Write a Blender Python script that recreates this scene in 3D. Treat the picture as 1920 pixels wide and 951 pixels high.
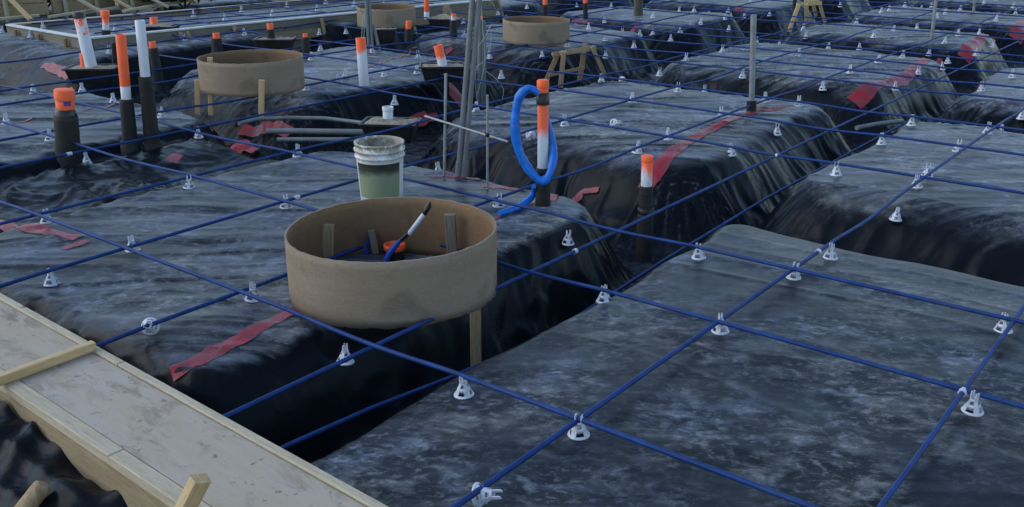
import bpy, math, random
import numpy as np
R = math.radians
random.seed(7)
for o in list(bpy.data.objects): bpy.data.objects.remove(o)
S = bpy.context.scene
COL = S.collection

# ------------------------------------------------------------------ camera, sky, sun, exposure
CAM_H, PITCH = 1.7, R(20.1977)
cd = bpy.data.cameras.new('camera'); cam = bpy.data.objects.new('camera', cd); COL.objects.link(cam)
cam.location = (0, 0, CAM_H); cam.rotation_euler = (R(90) - PITCH, 0, 0)
cd.sensor_width = 36; cd.lens = 1809 / 1920 * 36; cd.clip_start = .05; cd.clip_end = 3000
S.camera = cam

SUN_EL, SUN_AZ = R(40), R(-92)          # azimuth from +Y towards +X
w = bpy.data.worlds.new('World'); S.world = w; w.use_nodes = True
nt = w.node_tree; bgn = nt.nodes['Background']
sky = nt.nodes.new('ShaderNodeTexSky'); sky.sky_type = 'NISHITA'; sky.sun_disc = False
sky.sun_elevation = SUN_EL; sky.sun_rotation = SUN_AZ
sky.air_density = 1.2; sky.dust_density = .6; sky.ozone_density = 2.0
nt.links.new(sky.outputs[0], bgn.inputs[0]); bgn.inputs[1].default_value = .12
sl = bpy.data.lights.new('sun', 'SUN'); so = bpy.data.objects.new('sun', sl); COL.objects.link(so)
sl.energy = .5; sl.angle = R(50); sl.color = (1, .97, .93)
so.rotation_euler = (R(90) - SUN_EL, 0, math.pi - SUN_AZ)
S.view_settings.view_transform = 'Standard'; S.view_settings.look = 'None'
S.view_settings.exposure = 0.9; S.view_settings.gamma = 1
S.render.engine = 'CYCLES'

# ------------------------------------------------------------------ site survey: a = along the cross cables, b = along the long cables
F, CX, CY = 1809., 960., 475.5
cp, sp = math.cos(PITCH), math.sin(PITCH)
TH = R(38.0747)
A = np.array([math.cos(TH), -math.sin(TH)]); B = np.array([math.sin(TH), math.cos(TH)])
def ray(x, y):
    dx, dy = (x - CX) / F, (y - CY) / F
    return np.array([dx, cp - sp * dy, -(sp + cp * dy)])
def at(x, y, z=0):                       # surveyed point of the photograph at a height above the mounds
    d = ray(x, y); s = (z - CAM_H) / d[2]
    return np.array([0, 0, CAM_H]) + s * d
def atY(x, y, Y):
    d = ray(x, y); return np.array([0, 0, CAM_H]) + d * (Y / d[1])
def uvw(P): return float(P[0] * A[0] + P[1] * A[1]), float(P[0] * B[0] + P[1] * B[1])
def W(u, v, z=0): return np.array([u * A[0] + v * B[0], u * A[1] + v * B[1], z])
def depth(P): return P[1] * cp - (P[2] - CAM_H) * sp
def px2m(px, P): return px / F * depth(P)

# ------------------------------------------------------------------ noise
def _h(ix, iy, s):
    n = (ix * 374761393 + iy * 668265263 + s * 1442695041) & 0xffffffff
    n = ((n ^ (n >> 13)) * 1274126177) & 0xffffffff
    return ((n ^ (n >> 16)) & 0xffff) / 65535.0
def vnoise(x, y, s=0):
    x = np.asarray(x, float); y = np.asarray(y, float)
    xi = np.floor(x).astype(np.int64); yi = np.floor(y).astype(np.int64)
    fx = x - xi; fy = y - yi
    fx = fx * fx * fx * (fx * (fx * 6 - 15) + 10); fy = fy * fy * fy * (fy * (fy * 6 - 15) + 10)
    a = _h(xi, yi, s); b = _h(xi + 1, yi, s); c = _h(xi, yi + 1, s); d = _h(xi + 1, yi + 1, s)
    return (a + (b - a) * fx + (c - a) * fy + (a - b - c + d) * fx * fy) * 2 - 1
def fbm(x, y, s=0, o=4):
    t = 0; a = 1; n = 0
    for k in range(o):
        t = t + a * vnoise(x * 2**k + 13.7 * k, y * 2**k - 7.1 * k, s + k); n += a; a *= .5
    return t / n
def ridge(x, y, s=0, o=2):
    t = 0; a = 1; n = 0
    for k in range(o):
        t = t + a * (1 - 2 * np.abs(vnoise(x * 2**k, y * 2**k, s + 31 * k))); n += a; a *= .5
    return t / n
def sstep(a, b, x):
    t = np.clip((x - a) / (b - a), 0, 1); return t * t * (3 - 2 * t)

# ------------------------------------------------------------------ heights of the mounds and the beam trenches
PADS = []
for (u0, u1) in ((-18.4, -14.6), (-13.9, -10.55), (-9.2, -6.3), (-5.42, -2.74), (-2.27, 1.1), (1.7, 5.5)):
    for (v0, v1) in ((1.9, 4.74), (5.62, 8.45), (9.2, 11.85), (12.62, 14.55), (15.35, 17.5), (18.3, 20.5), (21.3, 24), (24.8, 32)):
        if u0 == -2.27 and v0 == 1.9: v0 = 1.2; u0 = -2.33; v1 = 4.98
        if u0 == -5.42 and v0 == 1.9: v0 = 1.74; u1 = -2.84
        if u0 == -9.2 and v0 == 1.9: v0 = .5; u1 = -6.68
        PADS.append((u0, u1, v0, v1))
SKIRTS = [(*uvw(at(131, 325, -.18)), .48, -.10), (*uvw(at(249, 320, -.25)), .38, -.17), (*uvw(at(291, 325, -.28)), .38, -.2)]
def ground_parts(u, v):
    u = np.asarray(u, float); v = np.asarray(v, float)
    best = np.full(u.shape, 9.); nu = np.zeros(u.shape); nv = np.zeros(u.shape)
    wob = .07 * vnoise(u * .8, v * .8, 3) + .025 * vnoise(u * 2.7, v * 2.7, 4)
    for (u0, u1, v0, v1) in PADS:
        cu, cv = (u0 + u1) / 2, (v0 + v1) / 2; r = .2 if v0 == 1.2 else .40
        qx = np.abs(u - cu) - (u1 - u0) / 2 + r; qy = np.abs(v - cv) - (v1 - v0) / 2 + r
        mx, my = np.maximum(qx, 0), np.maximum(qy, 0)
        d = np.sqrt(mx * mx + my * my) + np.minimum(np.maximum(qx, qy), 0) - r
        m = d < best
        best = np.where(m, d, best)
        l = np.sqrt(mx * mx + my * my) + 1e-6
        sx, sy = np.sign(u - cu), np.sign(v - cv)
        inx = (qx > qy)
        ax = np.where(l > 1e-5, mx / l, np.where(inx, 1., 0.)) * sx; ay = np.where(l > 1e-5, my / l, np.where(inx, 0., 1.)) * sy
        nu = np.where(m, ax, nu); nv = np.where(m, ay, nv)
    return best + wob, nu, nv
def height(u, v, fine=True):
    u = np.asarray(u, float); v = np.asarray(v, float)
    s, nu, nv = ground_parts(u, v)
    fr_ = np.maximum(-nv, 0) * (v > 2.6)                               # the slopes facing the near form are laid back more
    s0 = -.14 - .20 * fr_ - .08 * np.maximum(nu, 0) * (v > 4.9); s1 = .25 + .17 * fr_
    x_ = np.clip((s - s0) / (s1 - s0), 0, 1)
    h = -.47 * (x_ * x_ * (3 - 2 * x_)) ** 1.15 - .025 * sstep(-.7, 0, s)
    fill = sstep(-7.1, -6.7, u) * sstep(-5.0, -5.35, u) * sstep(4.9, 4.3, v)
    h = np.maximum(h, -.56 + fill * (.44 + .05 * vnoise(u * 2.2, v * 2.2, 12)))
    top = 1 - sstep(-.15, .1, s)
    p1 = sstep(-2.7, -2.3, u) * sstep(5.6, 4.9, v)         # the near right mound is stretched smooth
    h = h + (1 - .5 * p1) * (.016 * vnoise(u * 1.1, v * 1.1, 9) + .008 * vnoise(u * 2.9, v * 2.9, 10))
    if fine:
        X = u * A[0] + v * B[0]; Y = u * A[1] + v * B[1]
        # plastic gathered down the flanks of the trenches
        t = -nv * u + nu * v
        fl = sstep(-.2 + .18 * p1, .10, s) * (1 - .55 * sstep(.25, .55, s)) * (1 - .5 * p1)
        wv = .07 * vnoise(u * 5, v * 5, 15) + .13 * vnoise(u * 1.9, v * 1.9, 16) + s * .9 * vnoise(u * .9, v * .9, 17)
        g = ridge((t + wv) * 5.0, s * 1.6 + 3, 20, 2) * .036 + ridge((t + s * .5 + wv) * 12, s * 2.5, 24, 1) * .018
        h = h + fl * g * (.35 + .65 * sstep(-.4, .5, vnoise(u * 1.3, v * 1.3, 26) + .25))
        # crumple in the trench
        h = h + sstep(.05, .25, s) * .013 * ridge(u * 4, v * 4, 33, 3)
        # long folds of the sheet on the mound tops
        wy = Y + .10 * vnoise(X * .9, Y * .9, 40) + .05 * vnoise(X * 2, Y * 2, 43)
        loose = sstep(-.3, .45, vnoise(u * .45 + 5, v * .45, 44) + .35 * (u < -2.6) - .25 * (u > -2.5))
        fold = ridge(X * .55, wy * 4.2, 41, 2) * .011 + np.maximum(ridge(X * .8 + 9, wy * 8.5, 47, 1), 0) ** 2 * .015
        h = h + top * loose * fold * (1 - .9 * p1)
        wa = v + .07 * vnoise(u * 1.1, v * 1.1, 50)
        h = h + top * np.maximum(ridge(u * .5, wa * 5.5, 52, 1), 0) ** 3 * .005 * (.3 + .7 * (u > -2.6))
        h = h + .0022 * ridge(u * 9, v * 9, 60, 3) * (1 - .85 * p1)
        # sheet bunched up around the pipes that come out of the trench
        for (cu, cv, cr, ch) in SKIRTS:
            du, dv = u - cu, v - cv; rr = np.sqrt(du * du + dv * dv) + 1e-6
            near = rr < cr * 1.6
            if near.any():
                an = np.arctan2(dv, du)
                cone = ch - (ch + .55) * np.clip(rr / cr, 0, 1.2) ** .75 + .035 * np.abs(np.sin(an * 5.5 + 2 * vnoise(an * 2, rr * 3, 61))) * sstep(.03, .2, rr)
                h = np.where(near, np.maximum(h, cone), h)
    return h
def at_ground(x, y):                     # where the surveyed sight line first meets the sheet
    zz = np.linspace(.08, -.62, 240); d = ray(x, y)
    P = np.array([0, 0, CAM_H])[None] + ((zz - CAM_H) / d[2])[:, None] * d[None]
    hh = height(P[:, 0] * A[0] + P[:, 1] * A[1], P[:, 0] * B[0] + P[:, 1] * B[1])
    i = int(np.argmax(zz < hh)); return P[i]
def hz(u, v): return float(height(np.array([u]), np.array([v]))[0])

# ------------------------------------------------------------------ materials
MATS = {}
class N:
    def __init__(s, name):
        s.m = bpy.data.materials.new(name); s.m.use_nodes = True; s.t = s.m.node_tree
        s.b = s.t.nodes['Principled BSDF']; s.tc = None
        MATS[name] = s.m
    def n(s, typ, **k):
        x = s.t.nodes.new('ShaderNode' + typ)
        for a, v in k.items(): setattr(x, a, v)
        return x
    def l(s, a, b): s.t.links.new(a, b)
    def coord(s, kind='Object', scale=(1, 1, 1), rot=(0, 0, 0)):
        if not s.tc: s.tc = s.n('TexCoord')
        m = s.n('Mapping'); m.inputs['Scale'].default_value = scale; m.inputs['Rotation'].default_value = rot
        s.l(s.tc.outputs[kind], m.inputs[0]); return m.outputs[0]
    def noise(s, co, scale, detail=4, rough=.6, dist=0):
        x = s.n('TexNoise'); x.inputs['Scale'].default_value = scale; x.inputs['Detail'].default_value = detail
        x.inputs['Roughness'].default_value = rough; x.inputs['Distortion'].default_value = dist
        if co is not None: s.l(co, x.inputs['Vector'])
        return x.outputs['Fac']
    def ramp(s, f, stops):
        x = s.n('ValToRGB'); e = x.color_ramp.elements
        while len(e) < len(stops): e.new(.5)
        for q, (p, c) in zip(e, stops):
            q.position = p; q.color = (*c, 1) if hasattr(c, '__len__') else (c, c, c, 1)
        s.l(f, x.inputs[0]); return x.outputs[0]
    def mix(s, f, a, b):
        x = s.n('Mix', data_type='RGBA')
        for sock, v in ((x.inputs[0], f), (x.inputs[6], a), (x.inputs[7], b)):
            if hasattr(v, 'is_output'): s.l(v, sock)
            elif hasattr(v, '__len__'): sock.default_value = (*v, 1)
            else: sock.default_value = v
        return x.outputs[2]
    def math(s, op, a, b=0., clamp=False):
        x = s.n('Math', operation=op, use_clamp=clamp)
        for sock, v in ((x.inputs[0], a), (x.inputs[1], b)):
            if hasattr(v, 'is_output'): s.l(v, sock)
            else: sock.default_value = v
        return x.outputs[0]
    def bump(s, f, strength=.3, dist=.01, prev=None):
        x = s.n('Bump'); x.inputs['Strength'].default_value = strength; x.inputs['Distance'].default_value = dist
        s.l(f, x.inputs['Height'])
        if prev is not None: s.l(prev, x.inputs['Normal'])
        s.l(x.outputs[0], s.b.inputs['Normal']); return x.outputs[0]
    def set(s, col=None, rough=None, spec=None, metal=None):
        for k, v in (('Base Color', col), ('Roughness', rough), ('Specular IOR Level', spec), ('Metallic', metal)):
            if v is None: continue
            if hasattr(v, 'is_output'): s.l(v, s.b.inputs[k])
            elif hasattr(v, '__len__'): s.b.inputs[k].default_value = (*v, 1)
            else: s.b.inputs[k].default_value = v

def sheet_mat(name, attr):
    k = N(name)
    co = k.coord(); cs = k.coord(scale=(.20, 2.1, 1)); ca = k.coord(scale=(.75, 1.15, 1), rot=(0, 0, TH))
    big = k.ramp(k.noise(co, 1.5, 5, .6, .5), [(.38, .10), (.58, 1)])
    blot = k.ramp(k.noise(ca, 7.5, 10, .73, .35), [(.47, 0), (.54, .40), (.62, 1)])
    fleck = k.ramp(k.noise(ca, 30, 8, .75, .3), [(.52, 0), (.60, 1)])
    streak = k.ramp(k.noise(cs, 3.4, 8, .68, .4), [(.43, 0), (.60, 1)])
    if attr: st = k.n('Attribute', attribute_name='streak').outputs['Fac']
    else: st = 0.
    f1 = k.math('MULTIPLY', k.math('MULTIPLY', blot, big), .58)
    f2 = k.math('MULTIPLY', k.math('MULTIPLY', streak, st), .40)
    f3 = k.math('MULTIPLY', fleck, k.math('MULTIPLY', big, .5))
    mask = k.math('ADD', k.math('ADD', f1, f2), f3, True)
    if attr:
        a = k.n('Attribute', attribute_name='dust_sheen').outputs['Fac']
        mask = k.math('MULTIPLY', k.math('ADD', k.math('MULTIPLY', mask, .95), .04), a, True)
    else: mask = k.math('MULTIPLY', mask, .04)
    hue = k.noise(co, 1.6, 4)
    dust_sheen = k.mix(k.ramp(hue, [(.42, 0), (.6, 1)]), (.225, .262, .33), (.28, .297, .28))
    k.set(col=k.mix(mask, (.0045, .0065, .0095), dust_sheen), rough=k.ramp(mask, [(0, .26), (.35, .5), (1, .7)]), spec=k.ramp(mask, [(0, .10), (.12, .15), (1, .12)]))
    k.l(k.math('MULTIPLY', mask, .25), k.b.inputs['Sheen Weight']); k.b.inputs['Sheen Roughness'].default_value = .5
    k.b.inputs['Sheen Tint'].default_value = (.8, .9, 1, 1)
    nb = k.noise(ca, 12, 5, .6, .8)
    rg = k.n('TexNoise', noise_type='RIDGED_MULTIFRACTAL'); rg.inputs['Scale'].default_value = 3.2; rg.inputs['Detail'].default_value = 5; rg.inputs['Distortion'].default_value = .7
    rg.inputs['Roughness'].default_value = .45; k.l(k.coord(scale=(.8, 1.2, 1.1)), rg.inputs['Vector'])
    b1 = k.bump(nb, .12, .012)
    b2 = k.n('Bump'); b2.inputs['Distance'].default_value = .02; k.l(rg.outputs['Fac'], b2.inputs['Height']); k.l(b1, b2.inputs['Normal'])
    if attr: k.l(k.math('ADD', k.math('MULTIPLY', k.math('SUBTRACT', 1., a, True), .65), .05), b2.inputs['Strength'])
    else: b2.inputs['Strength'].default_value = .8
    k.l(b2.outputs[0], k.b.inputs['Normal'])
    return k.m
sheet_mat('plastic_sheet', True); sheet_mat('clean_sheet', False)

def simple(name, col, rough=.5, var=.25, scale=14, spec=.5, metal=0., bump=0., bscale=40, dirt=None, dirt_amt=.5):
    k = N(name); co = k.coord()
    n = k.noise(co, scale, 5)
    dark = tuple(c * (1 - var) for c in col); lite = tuple(min(1, c * (1 + var)) for c in col)
    c = k.mix(k.ramp(n, [(.35, 0), (.65, 1)]), dark, lite)
    if dirt:
        c = k.mix(k.ramp(k.noise(k.coord(scale=(1, 1, .5)), scale * .7, 7, .7, .4), [(.5, 0), (.68, dirt_amt)]), c, dirt)
    k.set(col=c, rough=rough, spec=spec, metal=metal)
    if bump: k.bump(k.noise(co, bscale, 4), bump, .004)
    return k.m
simple('blue_cable', (.006, .035, .155), .55, .3, 9, spec=.25, dirt=(.05, .08, .14), dirt_amt=.3)
simple('chair_white', (.56, .58, .63), .4, .06, 30, dirt=(.4, .4, .4), dirt_amt=.3)
simple('white_pvc', (.62, .64, .68), .4, .06, 6, dirt=(.36, .30, .24), dirt_amt=.45)
simple('orange_paint', (1.0, .13, .03), .55, .08, 9)
simple('black_foam', (.012, .012, .013), .75, .3, 18, bump=.5, bscale=26, dirt=(.05, .045, .04), dirt_amt=.4)
simple('black_tub', (.010, .010, .012), .42, .2, 18, dirt=(.07, .065, .055), dirt_amt=.25)
simple('black_tape', (.008, .008, .009), .35, .2, 20, bump=.4, bscale=30)
simple('sand', (.27, .225, .17), .95, .3, 25, bump=.9, bscale=60)
simple('galvanised', (.26, .28, .30), .5, .2, 10, metal=.55, dirt=(.3, .27, .22), dirt_amt=.3)
simple('grey_conduit', (.15, .165, .17), .5, .18, 8, dirt=(.22, .2, .17), dirt_amt=.4)
simple('rebar', (.30, .31, .32), .5, .2, 16, metal=.5)
simple('blue_hose', (.004, .15, .60), .38, .18, 12)
simple('blue_strap', (.01, .05, .33), .45, .2, 12)
simple('red_strap', (.5, .01, .02), .5, .2, 10)
simple('wire', (.36, .44, .44), .5, .2, 10)
simple('dirt', (.19, .165, .125), .95, .4, 2.5, bump=.8, bscale=12)
simple('leaf', (.035, .05, .022), .8, .5, 6)
simple('weathered_post', (.07, .075, .06), .85, .3, 12, bump=.5)
simple('white_rail', (.60, .62, .62), .6, .12, 6, dirt=(.34, .31, .26), dirt_amt=.4)

def half_paint(name, z0, z1, smear=.35, drip=.22):   # spray paint over white pipe: boundary along the pipe's own length
    k = N(name); co = k.coord()
    sx = k.n('SeparateXYZ'); k.l(k.coord('Generated'), sx.inputs[0])
    n = k.noise(k.coord(scale=(1, 1, drip)), 26, 5, .7)
    f = k.math('ADD', sx.outputs[2], k.math('MULTIPLY', k.math('SUBTRACT', n, .5), smear))
    f = k.math('DIVIDE', k.math('SUBTRACT', f, z0), z1 - z0, True)
    dirt = k.ramp(k.noise(k.coord(scale=(1, 1, .3)), 12, 6, .7), [(.55, 0), (.72, .6)])
    white = k.mix(dirt, (.62, .64, .68), (.40, .36, .30))
    k.set(col=k.mix(f, white, (1.0, .13, .03)), rough=.5)
    return k.m
half_paint('paint_top_third', .66, .78); half_paint('paint_top_half', .46, .62); half_paint('paint_patchy', .40, .75, 1.7); half_paint('paint_patches', .85, 1.05, 2.6, .5)

def wood(name, c1, c2, grain=(18, 18, 1.2), rough=.75, knots=True):
    k = N(name)
    g = k.noise(k.coord(scale=grain), 3.2, 7, .62, .7); f = k.noise(k.coord(scale=tuple(q * 3 for q in grain)), 5, 4)
    c = k.mix(k.ramp(g, [(.36, 0), (.62, 1)]), c1, c2)
    c = k.mix(k.ramp(f, [(.50, 0), (.74, .55)]), c, tuple(q * .5 for q in c1))
    if knots:
        v = k.n('TexVoronoi'); v.inputs['Scale'].default_value = 5.5; k.l(k.coord(scale=(1, 1, .5)), v.inputs['Vector'])
        c = k.mix(k.ramp(v.outputs['Distance'], [(.05, 1), (.10, 0)]), c, tuple(q * .35 for q in c1))
    k.set(col=c, rough=rough, spec=.3); k.bump(f, .35, .003); return k.m
wood('stake_wood', (.28, .19, .10), (.43, .31, .18))
wood('fresh_wood', (.46, .31, .145), (.62, .45, .24))
wood('grey_stake', (.15, .13, .10), (.25, .215, .165))
wood('strip_wood', (.42, .35, .235), (.52, .445, .32), grain=(1.4, 18, 18))
wood('tan_board', (.26, .19, .11), (.36, .28, .17), grain=(1.4, 14, 14))

def ply():
    k = N('plywood'); co = k.coord(scale=(.5, 1.3, 1)); c0 = k.coord()
    n = k.noise(co, 2.6, 6, .6, .5); g = k.noise(k.coord(scale=(1.2, 24, 1)), 4, 5)
    st = k.noise(k.coord(scale=(.55, 1.5, 1)), 9, 7, .72, .7); sp_ = k.noise(c0, 30, 4, .7)
    c = k.mix(k.ramp(n, [(.40, 0), (.60, 1)]), (.41, .335, .235), (.43, .375, .31))
    c = k.mix(k.ramp(g, [(.45, 0), (.8, .22)]), c, (.26, .22, .165))
    zone = k.ramp(k.noise(c0, 1.9, 3), [(.44, .12), (.56, 1)])
    c = k.mix(k.math('MULTIPLY', k.ramp(st, [(.51, 0), (.59, .45), (.68, .75)]), zone), c, (.16, .125, .09))
    c = k.mix(k.ramp(sp_, [(.62, 0), (.67, .75)]), c, (.12, .105, .085))
    pk = k.noise(k.coord(scale=(.4, 2, 1)), 5, 4)
    c = k.mix(k.ramp(pk, [(.60, 0), (.75, .3)]), c, (.42, .22, .14))
    k.set(col=c, rough=.78, spec=.25); k.bump(g, .2, .002)
ply()
def cardboard(name, c1, c2):
    k = N(name); co = k.coord()
    n = k.noise(k.coord(scale=(1, 1, 1.3)), 3.2, 5, .55); b = k.noise(co, 6.5, 2, .4)
    wv = k.n('TexWave'); wv.inputs['Scale'].default_value = 5; wv.inputs['Distortion'].default_value = 3; wv.bands_direction = 'Z'
    wv.inputs['Detail'].default_value = 3
    k.l(k.coord(scale=(.12, .12, 1), rot=(.03, .02, 0)), wv.inputs['Vector'])
    c = k.mix(k.ramp(n, [(.35, 0), (.65, 1)]), c1, c2)
    c = k.mix(k.math('MULTIPLY', wv.outputs['Fac'], .06), c, tuple(q * .55 for q in c1))
    c = k.mix(k.ramp(b, [(.58, 0), (.70, .45)]), c, tuple(q * .42 for q in c1))
    c = k.mix(k.ramp(k.noise(k.coord(scale=(1, 1, 3)), 38, 6, .7), [(.5, 0), (.72, .35)]), c, tuple(q * 1.5 for q in c2))
    c = k.mix(k.ramp(k.noise(co, 85, 4, .7), [(.60, 0), (.68, .5)]), c, tuple(q * .45 for q in c1))
    k.set(col=c, rough=.85, spec=.2); k.bump(k.noise(co, 50, 4), .25, .003); return k.m
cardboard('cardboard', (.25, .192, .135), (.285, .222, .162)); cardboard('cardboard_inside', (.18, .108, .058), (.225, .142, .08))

def tape():
    k = N('red_tape'); co = k.coord('Generated')
    n = k.noise(k.coord(), 7, 6, .65, .5)
    c = k.mix(k.ramp(n, [(.42, 0), (.66, 1)]), (.36, .010, .018), (.30, .075, .085))
    k.set(col=c, rough=.3); k.bump(k.noise(k.coord(), 45, 3), .5, .006)
    k.l(k.ramp(n, [(.40, .92), (.62, .62)]), k.b.inputs['Alpha'])
tape()
def bucket_mat():
    k = N('bucket_white'); co = k.coord()
    sx = k.n('SeparateXYZ'); k.l(co, sx.inputs[0])
    n = k.noise(co, 16, 7, .72, .5)
    hi = k.math('DIVIDE', k.math('SUBTRACT', sx.outputs[2], .24), .14, True)
    f = k.math('MULTIPLY', k.ramp(n, [(.40, 0), (.50, 1)]), k.math('ADD', k.math('MULTIPLY', hi, .95), .18))
    k.set(col=k.mix(f, (.72, .75, .75), (.30, .25, .18)), rough=.5)
    k = N('bucket_inside'); n = k.noise(k.coord(), 11, 7, .72, .6)
    k.set(col=k.mix(k.ramp(n, [(.4, 0), (.6, 1)]), (.46, .44, .40), (.20, .17, .12)), rough=.85)
    k = N('bucket_label'); co = k.coord(); sx = k.n('SeparateXYZ'); k.l(co, sx.inputs[0])
    z = k.math('ADD', sx.outputs[2], k.math('MULTIPLY', k.math('SUBTRACT', k.noise(co, 14, 4), .5), .06))
    k.set(col=k.ramp(k.math('MULTIPLY', z, 3.), [(.40, (.24, .28, .17)), (.54, (.25, .275, .19)), (.66, (.035, .045, .03)), (.8, (.014, .016, .016))]), rough=.45)
bucket_mat()

# ------------------------------------------------------------------ mesh helpers
class MB:
    def __init__(s): s.v = []; s.f = []; s.sm = []; s.mi = []
    def add(s, v, f, smooth=False, mi=0):
        o = len(s.v); s.v += [tuple(map(float, p)) for p in v]
        s.f += [tuple(i + o for i in q) for q in f]; s.sm += [smooth] * len(f); s.mi += [mi] * len(f)
        return s
    def box(s, x0, x1, y0, y1, z0, z1, mi=0):
        v = [(x0, y0, z0), (x1, y0, z0), (x1, y1, z0), (x0, y1, z0), (x0, y0, z1), (x1, y0, z1), (x1, y1, z1), (x0, y1, z1)]
        return s.add(v, [(3, 2, 1, 0), (4, 5, 6, 7), (0, 1, 5, 4), (1, 2, 6, 5), (2, 3, 7, 6), (3, 0, 4, 7)], False, mi)
    def bar(s, p, q, w, t, up=(0, 0, 1), taper=1., bev=.12):          # chamfered timber from p to q
        p = np.array(p, float); q = np.array(q, float); d = q - p; d /= np.linalg.norm(d)
        a = np.cross(np.array(up, float), d)
        if np.linalg.norm(a) < 1e-4: a = np.cross((1, 0, 0), d)
        a /= np.linalg.norm(a); b = np.cross(d, a)
        c = min(w, t) * bev; hw, ht = w / 2, t / 2
        prof = [(-hw + c, -ht), (hw - c, -ht), (hw, -ht + c), (hw, ht - c), (hw - c, ht), (-hw + c, ht), (-hw, ht - c), (-hw, -ht + c)]
        v = [p + a * x + b * y for x, y in prof] + [q + (a * x + b * y) * taper for x, y in prof]
        f = [(i, (i + 1) % 8, 8 + (i + 1) % 8, 8 + i) for i in range(8)] + [tuple(range(7, -1, -1)), tuple(range(8, 16))]
        return s.add(v, f)
    def tube(s, pts, r, n=10, cap=True, flat=None, closed=False):
        P = [np.array(p, float) for p in pts]; m = len(P)
        rr = r if hasattr(r, '__len__') else [r] * m
        T = []
        for i in range(m):
            t = (P[(i + 1) % m] - P[i - 1]) if closed else P[min(i + 1, m - 1)] - P[max(i - 1, 0)]
            T.append(t / (np.linalg.norm(t) + 1e-9))
        up = np.array((0, 0, 1.)) if abs(T[0][2]) < .9 else np.array((0, 1., 0))
        a = np.cross(up, T[0]); a /= np.linalg.norm(a)
        v = []
        for i in range(m):
            a = a - T[i] * a.dot(T[i]); a /= np.linalg.norm(a); b = np.cross(T[i], a)
            for k in range(n):
                q = 2 * math.pi * k / n
                v.append(P[i] + rr[i] * (a * math.cos(q) + b * math.sin(q) * (flat or 1)))
        f = [(i % m * n + k, i % m * n + (k + 1) % n, (i + 1) % m * n + (k + 1) % n, (i + 1) % m * n + k) for i in range(m if closed else m - 1) for k in range(n)]
        s.add(v, f, True)
        if cap and not closed: s.add([v[k] for k in range(n)], [tuple(range(n - 1, -1, -1))]); s.add(v[-n:], [tuple(range(n))])
        return s
    def lathe(s, prof, n=32, org=(0, 0, 0), mi=0, smooth=True, a0=0, a1=2 * math.pi):
        full = abs(a1 - a0 - 2 * math.pi) < 1e-6; m = n if full else n + 1
        v = [(org[0] + r * math.cos(a0 + (a1 - a0) * k / n), org[1] + r * math.sin(a0 + (a1 - a0) * k / n), org[2] + z) for r, z in prof for k in range(m)]
        f = [(i * m + k, i * m + (k + 1) % m, (i + 1) * m + (k + 1) % m, (i + 1) * m + k) for i in range(len(prof) - 1) for k in range(n)]
        return s.add(v, f, smooth, mi)
    def mesh(s, name, mats):
        me = bpy.data.meshes.new(name); me.from_pydata(s.v, [], s.f)
        for m in (mats if isinstance(mats, (list, tuple)) else [mats]): me.materials.append(MATS[m])
        me.polygons.foreach_set('use_smooth', s.sm); me.polygons.foreach_set('material_index', s.mi)
        me.update(); return me
    def build(s, name, mats, parent=None, loc=(0, 0, 0), rot=(0, 0, 0)):
        return link(name, s.mesh(name, mats), parent, loc, rot)
def link(name, me, parent=None, loc=(0, 0, 0), rot=(0, 0, 0)):
    o = bpy.data.objects.new(name, me); COL.objects.link(o); o.location = loc; o.rotation_euler = rot
    if parent: o.parent = parent
    return o
def tag(o, label, cat, group=None):
    o['label'] = label; o['category'] = cat
    if group: o['group'] = group
    return o
def struct(o): o['kind'] = 'structure'; return o
def empty(name, loc, label, cat, group=None, rz=0):
    o = link(name, None, None, tuple(loc), (0, 0, rz)); o.empty_display_size = .1
    return tag(o, label, cat, group)
YAW = -TH            # local x along A, local y along B

# ------------------------------------------------------------------ SETTING: dirt terrain and the sheeted ground
def grid_mesh(name, X, Y, Z, mat, dust_sheen=None, streak=None):
    ny, nx = X.shape
    me = bpy.data.meshes.new(name)
    co = np.stack([X, Y, Z], -1).reshape(-1, 3).astype(np.float32)
    i = (np.arange(ny - 1)[:, None] * nx + np.arange(nx - 1)[None]).reshape(-1)
    q = np.stack([i, i + 1, i + nx + 1, i + nx], -1).astype(np.int32)
    me.vertices.add(len(co)); me.vertices.foreach_set('co', co.reshape(-1))
    me.loops.add(q.size); me.loops.foreach_set('vertex_index', q.reshape(-1))
    me.polygons.add(len(q)); me.polygons.foreach_set('loop_start', np.arange(0, q.size, 4, dtype=np.int32))
    me.polygons.foreach_set('loop_total', np.full(len(q), 4, np.int32)); me.polygons.foreach_set('use_smooth', np.ones(len(q), bool))
    me.materials.append(MATS[mat]); me.update(calc_edges=True)
    if dust_sheen is not None:
        at_ = me.attributes.new('dust_sheen', 'FLOAT', 'POINT'); at_.data.foreach_set('value', dust_sheen.reshape(-1).astype(np.float32))
        if streak is None: streak = np.ones(X.shape)
        at_ = me.attributes.new('streak', 'FLOAT', 'POINT'); at_.data.foreach_set('value', streak.reshape(-1).astype(np.float32))
    return me
xs = np.concatenate([np.linspace(-900, -40, 20), np.linspace(-38, 40, 100), np.linspace(45, 900, 20)])
ys = np.concatenate([np.linspace(-60, -4, 12), np.linspace(-3, 60, 90), np.linspace(65, 1500, 24)])
X, Y = np.meshgrid(xs, ys)
Uq, Vq = X * A[0] + Y * A[1], X * B[0] + Y * B[1]
Z = -.72 + .06 * vnoise(X * .6, Y * .6, 1) + .68 * sstep(-14.2, -15.2, Uq) + .3 * sstep(-17, -30, Uq) + .75 * sstep(29, 31, Vq)
struct(link('terrain', grid_mesh('terrain', X, Y, Z, 'dirt')))

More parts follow.
